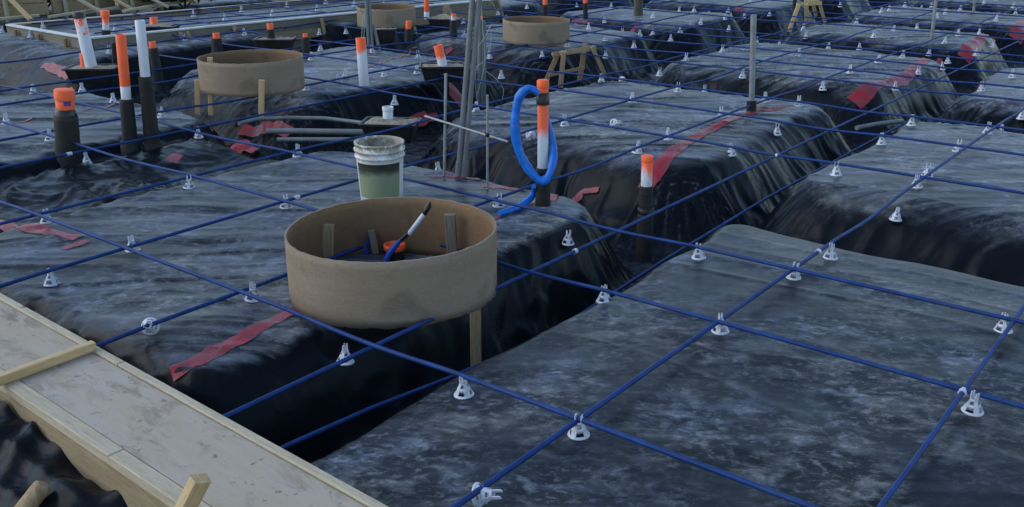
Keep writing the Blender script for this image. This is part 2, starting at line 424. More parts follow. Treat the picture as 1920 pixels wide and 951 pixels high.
def spaced(knots):
    out = [knots[0][0]]
    for (a, s0), (b, s1) in zip(knots[:-1], knots[1:]):
        x = a
        while x < b - 1e-6:
            t = (x - a) / (b - a); x = min(b, x + s0 + (s1 - s0) * t); out.append(x)
    return np.array(out)
us = spaced([(-15.0, .07), (-9, .04), (-5.6, .016), (-.2, .016), (3.0, .07)])
vs = spaced([(1.45, .016), (6, .018), (9.5, .026), (14, .04), (18, .07), (31, .2)])
U, V = np.meshgrid(us, vs)
Z = height(U, V)
s_, _, _ = ground_parts(U, V)
gu = np.gradient(Z, us, axis=1); gv = np.gradient(Z, vs, axis=0)
nzv = 1 / np.sqrt(1 + gu**2 + gv**2)
dust_sheen = sstep(.74, .985, nzv) * (1 - .96 * sstep(-.16, .12, s_)) * (.78 + .34 * sstep(4.2, 6.5, V))  # dust on the flat tops; far mounds made paler to paint in sky sheen
me = grid_mesh('ground', U * A[0] + V * B[0], U * A[1] + V * B[1], Z, 'plastic_sheet', dust_sheen, 1 - .8 * sstep(-2.7, -2.3, U) * sstep(5.4, 4.8, V))
struct(link('ground', me))

# ------------------------------------------------------------------ near edge form (plywood deck, side strips, face boards)
def uvbox(name, mat, u0, u1, v0, v1, z0, z1, parent=None, bev=.003):
    """box lying along the cable axes, chamfered, origin at its corner"""
    lx, ly, lz = u1 - u0, v1 - v0, z1 - z0; c = bev
    v = []; 
    for z, i in ((0, c), (c, 0), (lz - c, 0), (lz, c)):
        v += [(i, i, z), (lx - i, i, z), (lx - i, ly - i, z), (i, ly - i, z)]
    f = [(3, 2, 1, 0), (12, 13, 14, 15)]
    for r in range(3):
        for k in range(4): f.append((r * 4 + k, r * 4 + (k + 1) % 4, r * 4 + 4 + (k + 1) % 4, r * 4 + 4 + k))
    m = MB().add(v, f); o = m.build(name, mat, None, tuple(W(u0, v0, z0)), (0, 0, YAW))
    if parent:
        o.parent = parent; o.location = (u0 - parent['u'], v0 - parent['v'], z0 - parent.location.z); o.rotation_euler = (0, 0, 0)
    return o
fr = empty('edge_form', W(-6, 1.25 + .095, -.6), 'wide stained plywood edge form with pale side strips in the lower left corner', 'formwork', rz=YAW - .0328)
fr['u'] = -6.; fr['v'] = 1.25
uvbox('deck_panel', 'plywood', -5.6, -1.404, 1.325, 1.602, .078, .098, fr)
uvbox('deck_panel', 'plywood', -1.4, .5, 1.325, 1.602, .0785, .0982, fr)
uvbox('inner_strip', 'strip_wood', -5.6, -3.1, 1.604, 1.635, -.5, .106, fr)
uvbox('inner_strip', 'strip_wood', -3.097, .5, 1.605, 1.636, -.5, .105, fr)
uvbox('outer_strip', 'strip_wood', -5.6, -2.55, 1.27, 1.322, .062, .100, fr)
uvbox('outer_strip', 'strip_wood', -2.547, .5, 1.269, 1.3215, .062, .0995, fr)
uvbox('face_board', 'tan_board', -5.6, .5, 1.274, 1.31, -.55, .060, fr)
p1 = at(377, 897, .27); p0 = atY(318, 1010, p1[1] - .01)
def timber(name, p, q, w, t, mat, label=None, cat='stake', parent=None, up=(0, 0, 1), taper=1., group=None):
    p = np.array(p, float); q = np.array(q, float); d = q - p; L = np.linalg.norm(d)
    from mathutils import Vector, Matrix
    zc = Vector(d / L); u = Vector(up); xc = u.cross(zc)
    if xc.length < 1e-3: xc = Vector((1, 0, 0)).cross(zc)
    xc.normalize(); yc = zc.cross(xc)
    M = Matrix((xc, yc, zc)).transposed().to_4x4(); M.translation = Vector(p)
    m = MB().bar((0, 0, 0), (0, 0, L), w, t, up=(0, 1, 0), taper=taper)
    o = m.build(name, mat)
    if parent:
        o.parent = parent; o.matrix_basis = parent.matrix_basis.inverted() @ M
    else: o.matrix_basis = M
    if label: tag(o, label, cat, group)
    return o
timber('wood_batten', W(-3.265, 1.14, .1235), W(-3.265, 1.617, .1235), .036, .034, 'fresh_wood', 'fresh pine batten laid across the plywood edge form at left', 'batten')
timber('wooden_stake', p0, p1, .052, .036, 'fresh_wood', 'square pine stake standing against the outside of the plywood edge form', up=(A[0], A[1], 0))
q1 = at(82, 908, -.0); q0 = atY(5, 1010, q1[1] - .06)
m = MB().tube([q0, q0 + (q1 - q0) * .55, q0 + (q1 - q0) * .96, q1], [.03, .03, .028, .018], 14)
tag(m.build('wooden_stake', 'stake_wood'), 'round topped wooden stake poking out of crumpled black plastic', 'stake')
# crumpled sheeting outside the form
us2 = np.linspace(-5.2, -1.2, 190); vs2 = np.linspace(.1, 1.266, 90)
U2, V2 = np.meshgrid(us2, vs2)
tt = (V2 - .1) / 1.166
Z2 = -.24 + .15 * tt**2 + .14 * sstep(-2.75, -3.3, U2) * tt + .06 * ridge(U2 * 3.0, V2 * 3.0, 71, 2) + .022 * ridge(U2 * 7 + V2 * 3, V2 * 6, 75, 2) + .10 * fbm(U2 * 1.8 + 3, V2 * 1.8, 78, 2)
Z2 = np.minimum(Z2, .07)
o = link('plastic_sheeting', grid_mesh('plastic_sheeting', U2 * A[0] + V2 * B[0], U2 * A[1] + V2 * B[1], Z2, 'clean_sheet'))
tag(o, 'crumpled shiny black plastic heaped outside the near plywood form', 'plastic sheet')

# ------------------------------------------------------------------ raised strip slab at upper left with white topped form
C0 = at(165, 70, .13); C1 = at(15, 45, .13); C2 = at(935, -3, .13); C3 = C1 + (C2 - C0)
def lin(a, b, t): return a + (b - a) * t
sf = empty('slab_form', (C0[0], C0[1], -.2), 'raised strip form with white top rail and stakes at upper left', 'formwork')
def rail(name, a, b, w, z0, z1, mat):
    a = np.array([a[0], a[1], (z0 + z1) / 2]); b = np.array([b[0], b[1], (z0 + z1) / 2])
    return timber(name, a, b, w, z1 - z0, mat, parent=sf)
e1 = (C1 - C0) / np.linalg.norm(C1 - C0); e2 = (C2 - C0) / np.linalg.norm(C2 - C0)
rail('top_rail', C0 - e1 * .03, C1, .075, .108, .13, 'white_rail'); rail('top_rail', C0 + e2 * .04, C2, .075, .1085, .1305, 'white_rail')
rail('top_rail', C1 + e2 * .05, C3, .10, .1075, .1295, 'strip_wood')
rail('side_board', C0, C1 + e1 * .02, .04, -.35, .106, 'grey_stake'); rail('side_board', C0 + e2 * .05, C2, .04, -.35, .1055, 'grey_stake')
rail('side_board', C1 + e2 * .05, C3, .04, -.2, .104, 'tan_board')
rail('ledger', C0 + e2 * .1 - e1 * .06, C2 - e1 * .06, .035, -.16, -.045, 'tan_board')
for px, py in ((339, 66), (365, 66), (423, 55), (453, 57), (583, 38), (740, 20), (905, 3)):
    P = at(px, py, .05); t = (P - C0).dot(e2); base = C0 + e2 * t - e1 * .075
    k = random.uniform(-.1, .1)
    timber('stake', (base[0] - e1[0] * .10, base[1] - e1[1] * .10, -.32), (base[0] + e2[0] * k, base[1] + e2[1] * k, .10), .045, .032, 'stake_wood', parent=sf)
for t in (.22, .55, .85):
    base = lin(C0, C1, t) - e2 * .06
    timber('stake', (base[0], base[1], -.3), (base[0], base[1], .08), .05, .035, 'stake_wood', parent=sf)
# the sheeted surface inside the strip
ts = np.linspace(.02, .985, 40); tb = np.linspace(.01, .999, 160)
TT, TB = np.meshgrid(ts, tb)
Pm = C0[None, None] + (C1 - C0)[None, None] * TT[..., None] + (C2 - C0)[None, None] * TB[..., None]
Zs = .055 + .012 * fbm(Pm[..., 0] * 1.3, Pm[..., 1] * 1.3, 90, 3)
struct(link('slab_sheet', grid_mesh('slab_sheet', Pm[..., 0], Pm[..., 1], Zs, 'plastic_sheet', np.full(Zs.shape, .8))))

# timber fence-like form wall and braces far left, beyond the strip
def braced_wall(x0, y0, x1, y1, hgt, label, nb):
    a = at(x0, y0, .05); b = at(x1, y1, .05)
    g = empty('timber_form', a, label, 'formwork')
    d = (b - a) / np.linalg.norm(b - a); nrm = np.array([d[1], -d[0], 0])
    for k, zz in enumerate((.05, .05 + hgt * .5)):
        timber('board', (a[0], a[1], zz + hgt * .25), (b[0], b[1], zz + hgt * .25), .04, hgt * .48, 'tan_board', parent=g)
    for i in range(nb):
        t = (i + .35) / nb; c = lin(a, b, t)
        timber('post', c + nrm * .05 + (0, 0, -.1), c + nrm * .05 + (0, 0, hgt * 1.1), .08, .04, 'strip_wood', parent=g)
        timber('brace', c + nrm * .55 + d * .25, c + nrm * .08 + d * .02 + np.array((0, 0, hgt * .95)), .07, .04, 'fresh_wood' if i % 2 else 'strip_wood', parent=g)
        timber('brace', c + nrm * .3 - d * .5, c + nrm * .3 + d * .4 + np.array((0, 0, .03)), .07, .04, 'strip_wood', parent=g)
    return g
braced_wall(-160, 42, 92, 28, .36, 'tan board wall behind the strip slab, left one at the top left corner', 2)
braced_wall(100, 26, 215, 13, .32, 'tan board wall with leaning braces behind the tilted white pipe', 2)
braced_wall(225, 17, 330, 2, .30, 'tan board wall at the top edge behind the orange capped pipe', 2)

def shrub(px, py, rx, rz, label, n=500):
    P = at(px, py, .1); rng = np.random.default_rng(int(abs(px)))
    g = empty('shrub', P, label, 'shrub', 'shrubs at the edge of the site')
    m = MB()
    for k in range(n):
        d = rng.normal(size=3); d /= np.linalg.norm(d); r = rng.random()**.4
        c = np.array([d[0] * rx * r, d[1] * rx * .6 * r, rz * (.5 + .5 * d[2] * r) * (1 + .25 * math.sin(d[0] * 9))])
        a = rng.normal(size=3); a /= np.linalg.norm(a); b = np.cross(a, rng.normal(size=3)); b /= np.linalg.norm(b); L = .05 + .06 * rng.random()
        m.add([c - a * L, c + b * L * .5, c + a * L, c - b * L * .5], [(0, 1, 2, 3)])
    m.build('foliage', 'leaf', g)
    s = MB()
    for k in range(4):
        q = k * 1.7; s.tube([(0, 0, -.15), (rx * .3 * math.cos(q), rx * .2 * math.sin(q), rz * .4), (rx * .6 * math.cos(q), rx * .4 * math.sin(q), rz * .8)], [.02, .012, .005], 5)
    s.build('stem', 'weathered_post', g)
shrub(-30, 20, .9, .5, 'dark green shrub at the very top left corner')
shrub(75, 11, 1.0, .45, 'dark green shrub behind the left board wall')
shrub(160, 4, 1.0, .40, 'dark green shrub behind the tilted white pipe')
shrub(255, 3, .8, .35, 'dark green shrub beyond the orange capped pipe at the top edge')
shrub(345, 0, .8, .30, 'dark green shrub at the top edge beyond the strip slab')

# ------------------------------------------------------------------ post-tension cables
def cable_path(fixed, axis, a0, a1, seed, off=.071):
    n = int((a1 - a0) / .11) + 2; t = np.linspace(a0, a1, n)
    lat = fixed + .006 * vnoise(t * .55, t * 0 + seed, seed) + .0015 * vnoise(t * 1.7, t * 0 + seed, seed + 1)
    u, v = (t, lat) if axis == 'a' else (lat, t)
    s, _, _ = ground_parts(u, v)
    h = height(u, v, False); h = np.where(s > -.12, np.nan, h)
    ok = ~np.isnan(h)
    if ok.sum() < 3: h = np.full(n, -.045)
    else:
        h = np.interp(t, t[ok], h[ok]); h = h * .25 + .75 * h.mean()
        k = np.hanning(33); k /= k.sum(); h = np.convolve(np.pad(h, 16, mode='edge'), k, 'valid')
    run = np.zeros(n); i = 0
    while i < n:                                   # a little sag over each trench
        if not ok[i]:
            j = i
            while j < n and not ok[j]: j += 1
            L = (j - i) * .11
            for q in range(i, j): run[q] = -.016 * min(1, L) * math.sin(math.pi * (q - i + .5) / (j - i))
            i = j
        else: i += 1
    return [W(x, y, z) for x, y, z in zip(u, v, h + off + run)]
ORD = ['nearest', 'second nearest', 'third nearest', 'fourth nearest', 'fifth nearest', 'sixth nearest', 'seventh nearest', 'eighth nearest', 'ninth nearest', 'tenth nearest',
       'eleventh nearest', 'twelfth nearest', 'thirteenth nearest', 'fourteenth nearest', 'fifteenth nearest', 'sixteenth nearest', 'seventeenth nearest', 'eighteenth nearest', 'nineteenth nearest', 'twentieth nearest']
ORDR = ['rightmost'] + [q.replace('nearest', 'from the right').replace('  ', ' ') for q in ORD[1:]]
ORDX = [q.replace(' nearest', '') for q in ORD] + ['twenty-first', 'twenty-second', 'twenty-third', 'twenty-fourth', 'twenty-fifth', 'twenty-sixth', 'twenty-seventh', 'twenty-eighth', 'twenty-ninth']
CAB = {}
def cable(pts, label, group, r=.0095):
    o0 = np.array(pts[0])
    return tag(MB().tube([np.array(p) - o0 for p in pts], r, 8).build('blue_cable', 'blue_cable', None, tuple(o0)), label, 'cable', group)
A_LINES = [2.37, 3.385, 4.15, 6.2, 7.2, 8.05, 9.45, 9.9, 10.72, 11.52, 12.35, 13.5, 14.3, 15.3, 16.2, 17.08, 18.3, 19.4]
B_LINES = [.36, -.62, -1.575, -2.585, -3.41, -4.335, -5.24, -6.5, -7.15, -8.42, -9.08, -10.85]
for i, v in enumerate(A_LINES):
    a0 = -14.6 if v < 6 else (-11.2 if v < 9 else -10.5)
    CAB['a', i] = cable(cable_path(v, 'a', a0, 2.6, 100 + i), 'blue cable crossing from upper left to lower right, ' + ORD[i] + ' of its direction', 'cables crossing left to right')
for i, u in enumerate(B_LINES):
    CAB['b', i] = cable(cable_path(u, 'b', 1.62, 26 if u < -.9 else 14, 140 + i), 'blue cable running away towards the upper right, ' + ORDR[i] + ' of its direction', 'cables running away to the upper right')
# low cable in the beam trench, dipping under the mound edge
cable([W(-2.405, 1.62, -.075), W(-2.44, 1.85, -.105), W(-2.50, 2.3, -.18), W(-2.53, 2.8, -.26), W(-2.5, 3.5, -.30), W(-2.5, 4.6, -.24), W(-2.5, 6, -.2), W(-2.5, 9, -.2)],
      'lowest blue cable dipping into the dark trench beside the plywood form', 'cables running away to the upper right')
for i, t in enumerate((.12, .38, .68, .9)):                       # cables over the upper left strip
    a = lin(C0, C1, t); pts = [np.array([*(lin(a, a + C2 - C0, q)[:2]), .135 + .01 * math.sin(q * 9 + i)]) for q in np.linspace(.03, .99, 40)]
    cable(pts, ['blue cable along the strip slab just inside its near rail', 'second blue cable along the strip slab from its near rail', 'third blue cable along the strip slab from its near rail', 'blue cable along the strip slab nearest its far rail'][i], 'cables along the strip slab', .008)
for i, t in enumerate((.1, .24, .38, .52, .66, .8, .93)):
    a = lin(C0, C2, t); pts = [np.array([*(lin(a, a + C1 - C0, q)[:2]), .142 + .008 * math.sin(q * 7 + i)]) for q in np.linspace(.03, .97, 16)]
    cable(pts, 'short blue cable across the upper left strip slab, ' + ['leftmost', 'second from left', 'third from left', 'fourth from left', 'fifth from left', 'sixth from left', 'rightmost'][i], 'short cables across the strip slab', .008)
# white tape wraps on cables (parts of the cable)
def wrap(key, px, py, L=.035, r=.0135):
    c = CAB[key]; P = at(px, py, .06); d = np.array([*(A if key[0] == 'a' else B), 0])
    vs_ = np.array([v.co for v in c.data.vertices]) + np.array(c.location)
    j = int(np.argmin(((vs_ - P)**2).sum(1))) // 8; cen = vs_[j * 8:j * 8 + 8].mean(0)
    MB().tube([cen - d * L / 2 - np.array(c.location), cen + d * L / 2 - np.array(c.location)], r, 10).build('tape_wrap', 'chair_white', c)
wrap(('b', 5), 565, 368); wrap(('b', 3), 1080, 460, .02, .014); wrap(('b', 7), 203, 298); wrap(('b', 2), 1548, 468, .02, .014); wrap(('b', 1), 1800, 742, .022, .015); wrap(('a', 3), 1296, 360, .015, .012)

# ------------------------------------------------------------------ cable chairs
def chair_bits():
    ring = MB().lathe([(.028, 0), (.039, 0), (.039, .004), (.034, .012), (.031, .012), (.028, .006), (.028, 0)], 20)
    body = MB()
    for k in range(4):
        q = k * math.pi / 2 + .4; c, s = math.cos(q), math.sin(q)
        def pt(r, tang, z): return (c * r - s * tang, s * r + c * tang, z)
        w0, w1 = .011, .006
        v = [pt(.036, -w0, .006), pt(.036, w0, .006), pt(.014, w1, .056), pt(.014, -w1, .056), pt(.033, -w0, .006), pt(.033, w0, .006), pt(.0115, w1, .056), pt(.0115, -w1, .056)]
        body.add(v, [(0, 1, 2, 3), (7, 6, 5, 4), (0, 3, 7, 4), (1, 5, 6, 2), (3, 2, 6, 7)])
    body.lathe([(.024, .026), (.0275, .026), (.021, .040), (.018, .040), (.024, .026)], 16)
    body.box(-.0015, .0015, -.03, .03, .004, .03)
    body.lathe([(.009, .052), (.0155, .052), (.0145, .061), (.009, .061), (.009, .052)], 14)
    prongs = []
    for k, q in enumerate((.3, 1.2, math.pi + .3, math.pi + 1.2)):
        c, s = math.cos(q), math.sin(q); w = .0032
        def pt(r, tang, z): return (c * r - s * tang, s * r + c * tang, z)
        v = []
        for (r, z, t) in ((.0145, .056, .0042), (.0148, .075, .0036), (.0138, .091, .0024)):
            v += [pt(r, -t, z), pt(r, t, z), pt(r - .0035, t, z), pt(r - .0035, -t, z)]
        f = [(8, 9, 10, 11)] + [(b + i, b + (i + 1) % 4, b + 4 + (i + 1) % 4, b + 4 + i) for b in (0, 4) for i in range(4)]
        prongs.append(MB().add(v, f))
    return ring, body, prongs
ring_, body_, prongs_ = chair_bits()
ME_ring = ring_.mesh('base_ring', 'chair_white'); ME_body = body_.mesh('cone_body', 'chair_white'); ME_pr = [p.mesh('prong', 'chair_white') for p in prongs_]
allm = MB()
for q in (ring_, body_, *prongs_): allm.add(q.v, q.f, False)
ME_all = allm.mesh('cable_chair', 'chair_white')
CH = """5,64 58,74 205,98 63,174 155,175 134,163 213,194 13,233 94,266 160,286 303,219 370,237 559,293 346,76 459,67 598,53 601,92 584,114 574,168 634,157
648,51 697,98 822,80 784,108 870,71 869,34 934,17 949,28 988,6 1082,5 1146,15 1134,33 1057,29 1079,44 1104,54 1167,52 1135,73 1189,76 1200,61 1224,54 1224,34 1258,64 1273,25 1276,49 1017,95 1063,85 1136,94 721,142 782,136 648,148 940,131 918,95 739,178 893,207 995,252 1059,233 1151,240 1185,198 1128,151 1167,139 1237,126 1271,171 1252,262 1195,284 822,313
1286,114 1354,97 1418,80 1507,52 1512,64 1462,75 1497,109 1553,92 1613,80 1637,72 1606,44 1719,56 1675,63 1692,108 1743,90 1796,72 1771,82 1835,66 1864,75 1832,90 1779,104 1768,117 1722,132 1646,120 1593,141 1680,152 1544,157 1393,139 1322,159 1352,223 1435,194 1468,181 1497,202 1458,237 1372,280 1568,325 1653,269 1709,231 1738,333 1795,287 1852,247 1879,233 1840,168 1898,146 1918,204
1302,11 1330,20 1371,23 1366,13 1407,4 1396,25 1444,19 1359,32 1367,47 1314,40 1576,3 1652,24 1667,21 1696,14 1729,9 1748,4 1756,35 1772,29 1800,20 1827,15 1845,8 1867,2 1900,11 1904,26 1867,41
97,530 250,475 475,567 285,630 645,642 870,738 1085,823 895,951 1065,428 1133,558 1310,482 1350,630 1487,525 1557,485 1683,385 1718,353 1568,325 1880,625 1822,777 88,414 355,352 537,393 935,390"""
CH = list(dict.fromkeys(tuple(map(int, c.split(','))) for c in CH.split()))
LYING = {(1167, 139), (1468, 181), (285, 630), (895, 951), (995, 252), (1151, 240)}
PADN = {(3, 0): 'the mound under the nearest cardboard ring', (4, 0): 'the large near right mound', (4, 1): 'the right mound behind the large near one', (3, 1): 'the mound behind the blue hose pipe',
        (2, 0): 'the left mound around the tall black sleeved pipes', (2, 1): 'the mound behind the second cardboard ring', (3, 2): 'the mound behind the grey pole',
        (2, 2): 'the mound around the third cardboard ring', (4, 2): 'the mound at the right edge below the long trench', (1, 0): 'the far left mound', (1, 1): 'the mound in front of the strip slab',
        (3, 3): 'the far mound behind the leaning thin pole', (2, 3): 'the far mound left of the yellow trestle', (3, 4): 'the farthest right mound but one'}
cols = ((-18.4, -14.6), (-13.9, -10.55), (-9.2, -6.3), (-5.42, -2.74), (-2.27, 1.1), (1.7, 5.5)); rows = ((1.0, 4.74), (5.62, 8.45), (9.2, 11.85), (12.62, 14.55), (15.35, 17.5), (18.3, 20.5), (21.3, 24), (24.8, 32))
def padof(u, v):
    i = min(range(6), key=lambda k: max(cols[k][0] - u, u - cols[k][1], 0)); j = min(range(8), key=lambda k: max(rows[k][0] - v, v - rows[k][1], 0)); return i, j
bypad = {}
for (x, y) in CH:
    P = at(x, y, -.01); u, v = uvw(P); bypad.setdefault(padof(u, v), []).append((depth(P), u, v, x, y))
def place_chair(P, label, group, near, rot):
    if near:
        e = empty('cable_chair', P, label, 'cable chair', group); e.rotation_euler = rot; e.scale = (.98, .98, .88)
        link('base_ring', ME_ring, e); link('cone_body', ME_body, e)
        for m in ME_pr: link('prong', m, e)
    else: e = tag(link('cable_chair', ME_all, None, tuple(P), rot), label, 'cable chair', group)
    return e
FAR = sorted([(x, y) for pad, lst in bypad.items() for (d, u, v, x, y) in lst if PADN.get(pad) is None or d > 15.5])
for pad, lst in bypad.items():
    lst.sort()
    for k, (d, u, v, x, y) in enumerate(lst):
        nm = PADN.get(pad)
        far = nm is None or d > 15.5
        z = max(hz(u, v), -.10) - .002
        rot = (random.uniform(-.08, .08), random.uniform(-.08, .08), random.uniform(0, 6.28))
        P = W(u, v, z)
        desc = 'white cable chair'
        if (x, y) in LYING:
            desc = 'toppled white cable chair'; rot = (1.25 if x != 895 else -1.2, .2, random.uniform(-.6, .6)); P = W(u, v, z + .03)
            if (x, y) == (285, 630): rot = (1.05, -.25, .3)
            if x == 895: rot = (1.3, .1, 1.2)
        if far:
            k_ = FAR.index((x, y)); lab, grp = 'tiny white cable chair among the farthest mounds, ' + ('leftmost' if k_ == 0 else (ORDX[k_] if k_ < len(ORDX) else 'thirtieth or later') + ' from the left'), 'far cable chairs'
        else: lab, grp = '%s, %s on %s' % (desc, ORD[k] if k < len(ORD) else 'farthest', nm), 'cable chairs on the mounds'
        place_chair(P, lab, grp, d < 6.2, rot)
for i, (x, y) in enumerate(sorted(((81, 53), (217, 57), (453, 22), (363, 31), (538, 14), (511, 29), (422, 38), (595, 20), (611, 7), (664, 12), (720, 14)))):
    P = at(x, y, .07)
    place_chair(P, 'tiny white cable chair on the strip slab, ' + ['leftmost', 'second from left', 'third from left', 'fourth from left', 'fifth from left', 'sixth from left', 'seventh from left', 'eighth from left', 'ninth from left', 'tenth from left', 'rightmost'][i], 'cable chairs on the strip slab', False, (0, 0, i * .7))

# ------------------------------------------------------------------ red seam tape and chalk lines
def tape_strip(pix, wpx, label, zs=0., mat='red_tape', name='tape_strip', lift=.005, wob=.12, group='red tape strips on the sheet'):
    P = [at_ground(x, y) for x, y in pix]
    if not hasattr(wpx, '__len__'): wpx = [wpx] * len(P)
    wm = [px2m(q * (1.15 if name == 'tape_strip' else 1), p) for q, p in zip(wpx, P)]
    pts = []; ws = []
    for i in range(len(P) - 1):
        n = max(3, int(np.linalg.norm(P[i + 1] - P[i]) / .035))
        for k in range(n): pts.append(lin(P[i], P[i + 1], k / n)); ws.append(lin(wm[i], wm[i + 1], k / n))
    pts.append(P[-1]); ws.append(wm[-1]); pts = np.array(pts)
    kk = 5
    if len(pts) > 9: sm = np.array([pts[max(0, i - kk):i + kk + 1].mean(0) for i in range(len(pts))]); sm[0], sm[-1] = pts[0], pts[-1]; pts = sm
    m = MB(); v = []; NW = 7
    for i, p in enumerate(pts):
        t = pts[min(i + 1, len(pts) - 1)] - pts[max(i - 1, 0)]; t = t[:2] / (np.linalg.norm(t[:2]) + 1e-9); nr = np.array([-t[1], t[0]])
        wd = ws[i] * (1 + wob * float(vnoise(i * .35, 3.3, 7)))
        for k in range(NW):
            q = p[:2] + nr * wd * (k / (NW - 1) - .5); u, vv = uvw(q); v.append((q[0], q[1], u, vv))
    v = np.array(v); z = height(v[:, 2], v[:, 3]) + lift + .010 * sstep(.0, .25, ground_parts(v[:, 2], v[:, 3])[0] + .15) + .004 * ridge(v[:, 2] * 14, v[:, 3] * 14, 5, 2)
    vv = [(a[0], a[1], b) for a, b in zip(v, z)]
    f = [(i * NW + k, i * NW + k + 1, (i + 1) * NW + k + 1, (i + 1) * NW + k) for i in range(len(pts) - 1) for k in range(NW - 1)]
    return tag(m.add(vv, f, True).build(name, mat), label, 'tape', group)
tape_strip([(322, 708), (362, 687), (430, 650), (490, 612), (566, 580)], [30, 30, 30, 28, 20], 'faded red tape strip on the sheet left of the nearest ring')
tape_strip([(-8, 418), (60, 432), (148, 448)], [20, 30, 22], 'wide faded red tape strip at the left edge of the picture')
tape_strip([(118, 468), (165, 454)], [18, 14], 'short red tape scrap touching the wide strip at left edge')
tape_strip([(1206, 360), (1228, 330), (1256, 292), (1285, 268), (1340, 240), (1400, 213), (1478, 200)], [26, 28, 26, 21, 18, 14, 8], 'long red tape strip climbing the mound from the short orange pipe to the pole')
tape_strip([(1600, 197), (1622, 178), (1652, 158), (1700, 146), (1715, 128), (1762, 115)], [30, 26, 12, 18, 20, 8], 'long red tape strip with pink worn middle on the mound behind the pole')
tape_strip([(1806, 112), (1814, 99), (1828, 85), (1862, 74)], [22, 22, 18, 6], 'red tape strip beside the long trench near the right edge')
tape_strip([(1903, 75), (1925, 38)], [22, 18], 'short red tape strip cut by the right edge of the picture')
tape_strip([(842, 165), (858, 182), (872, 204)], [26, 24, 16], 'red tape piece on the mound flank below the tub with the orange pipe')
tape_strip([(1034, 378), (1072, 366), (1122, 362)], [14, 15, 8], 'red tape strip just right of the blue hose pipe')
tape_strip([(806, 332), (850, 328), (900, 338)], [8, 9, 10], 'red tape piece at the foot of the leaning conduits')
tape_strip([(905, 350), (940, 352), (985, 358)], [16, 16, 8], 'red tape bunched at the foot of the right rebar')
tape_strip([(1008, 378), (960, 400), (925, 412)], [12, 12, 8], 'thin red tape under the blue hose tail')
tape_strip([(412, 262), (445, 268), (478, 290)], [24, 26, 14], 'red tape draped into the trench below the second ring, left piece', zs=-.12, lift=.02)
tape_strip([(452, 250), (500, 244), (545, 262)], [20, 24, 18], 'red tape draped over the trench below the second ring, right piece', zs=-.05, lift=.03)
tape_strip([(322, 315), (336, 300)], [22, 16], 'red tape scrap beside the tall black sleeved pipes', zs=-.15, lift=.03)
tape_strip([(768, 243), (790, 240), (822, 230)], [14, 16, 8], 'red tape lying at the right end of the near black tub', zs=-.05, lift=.05)
tape_strip([(1112, 53), (1195, 48)], [9, 9], 'red tape strip on the mound behind the third ring')
tape_strip([(1072, 43), (1108, 47)], [7, 5], 'small red tape strip at the right side of the third ring')
tape_strip([(1376, 22), (1396, 14)], [8, 8], 'small bright red tape scrap in front of the yellow trestle')
tape_strip([(1280, 28), (1294, 27)], [7, 6], 'tiny red tape scrap far behind the third ring')
tape_strip([(1808, 28), (1824, 26)], [7, 7], 'tiny red tape scrap at the foot of the far right thin pole')
tape_strip([(80, 124), (118, 136), (130, 148)], [10, 14, 12], 'faded red tape left of the tub with the tilted white pipe')
tape_strip([(835, 100), (848, 92)], [12, 8], 'red tape scrap behind the tub with the orange pipe')
tape_strip([(1405, 210), (1428, 207)], [18, 18], 'bright red tape patch around the foot of the grey pole', lift=.012)
simple('chalk', (.36, .16, .13), .9, .3, 20)
for pix, lb in (([(20, 233), (110, 216), (215, 196)], 'faint orange chalk line on the left mound beside the fat black pipe'), ([(640, 134), (690, 128), (820, 108)], 'faint orange chalk line right of the second ring'), ([(640, 108), (690, 100), (770, 98)], 'faint orange chalk line behind the white slanted pipe')):
    tape_strip(pix, 4, lb, mat='chalk', name='chalk_line', lift=.004, group='chalk lines')

# ------------------------------------------------------------------ cardboard ring forms
def stake_px(parent, x0, y0, x1, y1, wpx, zb, mat='stake_wood', name='stake', dY=0., t=.034):
    P = at(x0, y0, zb); P[1] += dY
    if dY: P = atY(x0, y0, P[1])
    Q = atY(x1, y1, P[1]); w = px2m(wpx, P)
    return timber(name, P, Q, w, min(w, t), mat, parent=parent, up=(0, -1, 0))
def ring_form(label, c, r, z0, z1, seed, notch=()):
    g = empty('cardboard_ring', (c[0], c[1], z0), label, 'ring form', 'cardboard ring forms')
    n, H_, T = 128, z1 - z0, .009
    m = MB()
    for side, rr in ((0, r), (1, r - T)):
        v = []
        for j in range(9):
            for k in range(n):
                q = 2 * math.pi * k / n
                wob = .008 * math.sin(2 * q + seed) + .004 * math.sin(3 * q + seed * 2)
                z = H_ * j / 8
                if j == 0: z += .006 * float(vnoise(k * .35, seed, 2)) + .004 * float(vnoise(k * 1.1, seed, 3))
                if j == 8: z += .006 * math.sin(q + seed) + .0025 * float(vnoise(k * .8, seed, 5))
                if j <= 2:
                    for (qa, hw, hh) in notch:
                        if abs((q - qa + math.pi) % (2 * math.pi) - math.pi) < hw: z = max(z, hh)
                v.append(((rr + wob) * math.cos(q), (rr + wob) * math.sin(q), z))
        f = [(j * n + k, j * n + (k + 1) % n, (j + 1) * n + (k + 1) % n, (j + 1) * n + k) for j in range(8) for k in range(n)]
        if side: f = [q[::-1] for q in f]
        m.add(v, f, True, side)
    N1 = 9 * n
    for base, flip in ((8 * n, False), (0, True)):
        f = [(base + k, base + (k + 1) % n, N1 + base + (k + 1) % n, N1 + base + k) for k in range(n)]
        if flip: f = [q[::-1] for q in f]
        m.f += f; m.sm += [False] * n; m.mi += [0] * n
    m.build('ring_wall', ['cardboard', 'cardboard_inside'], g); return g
rc = W(-2.995, 2.935)
R1 = ring_form('large near cardboard ring form standing in front of the white bucket', rc, .468, .0, .30, 1.3)
stake_px(R1, 613, 500, 615, 421, 22, .0, 'stake_wood')
stake_px(R1, 850, 495, 843, 402, 20, .0, 'grey_stake')
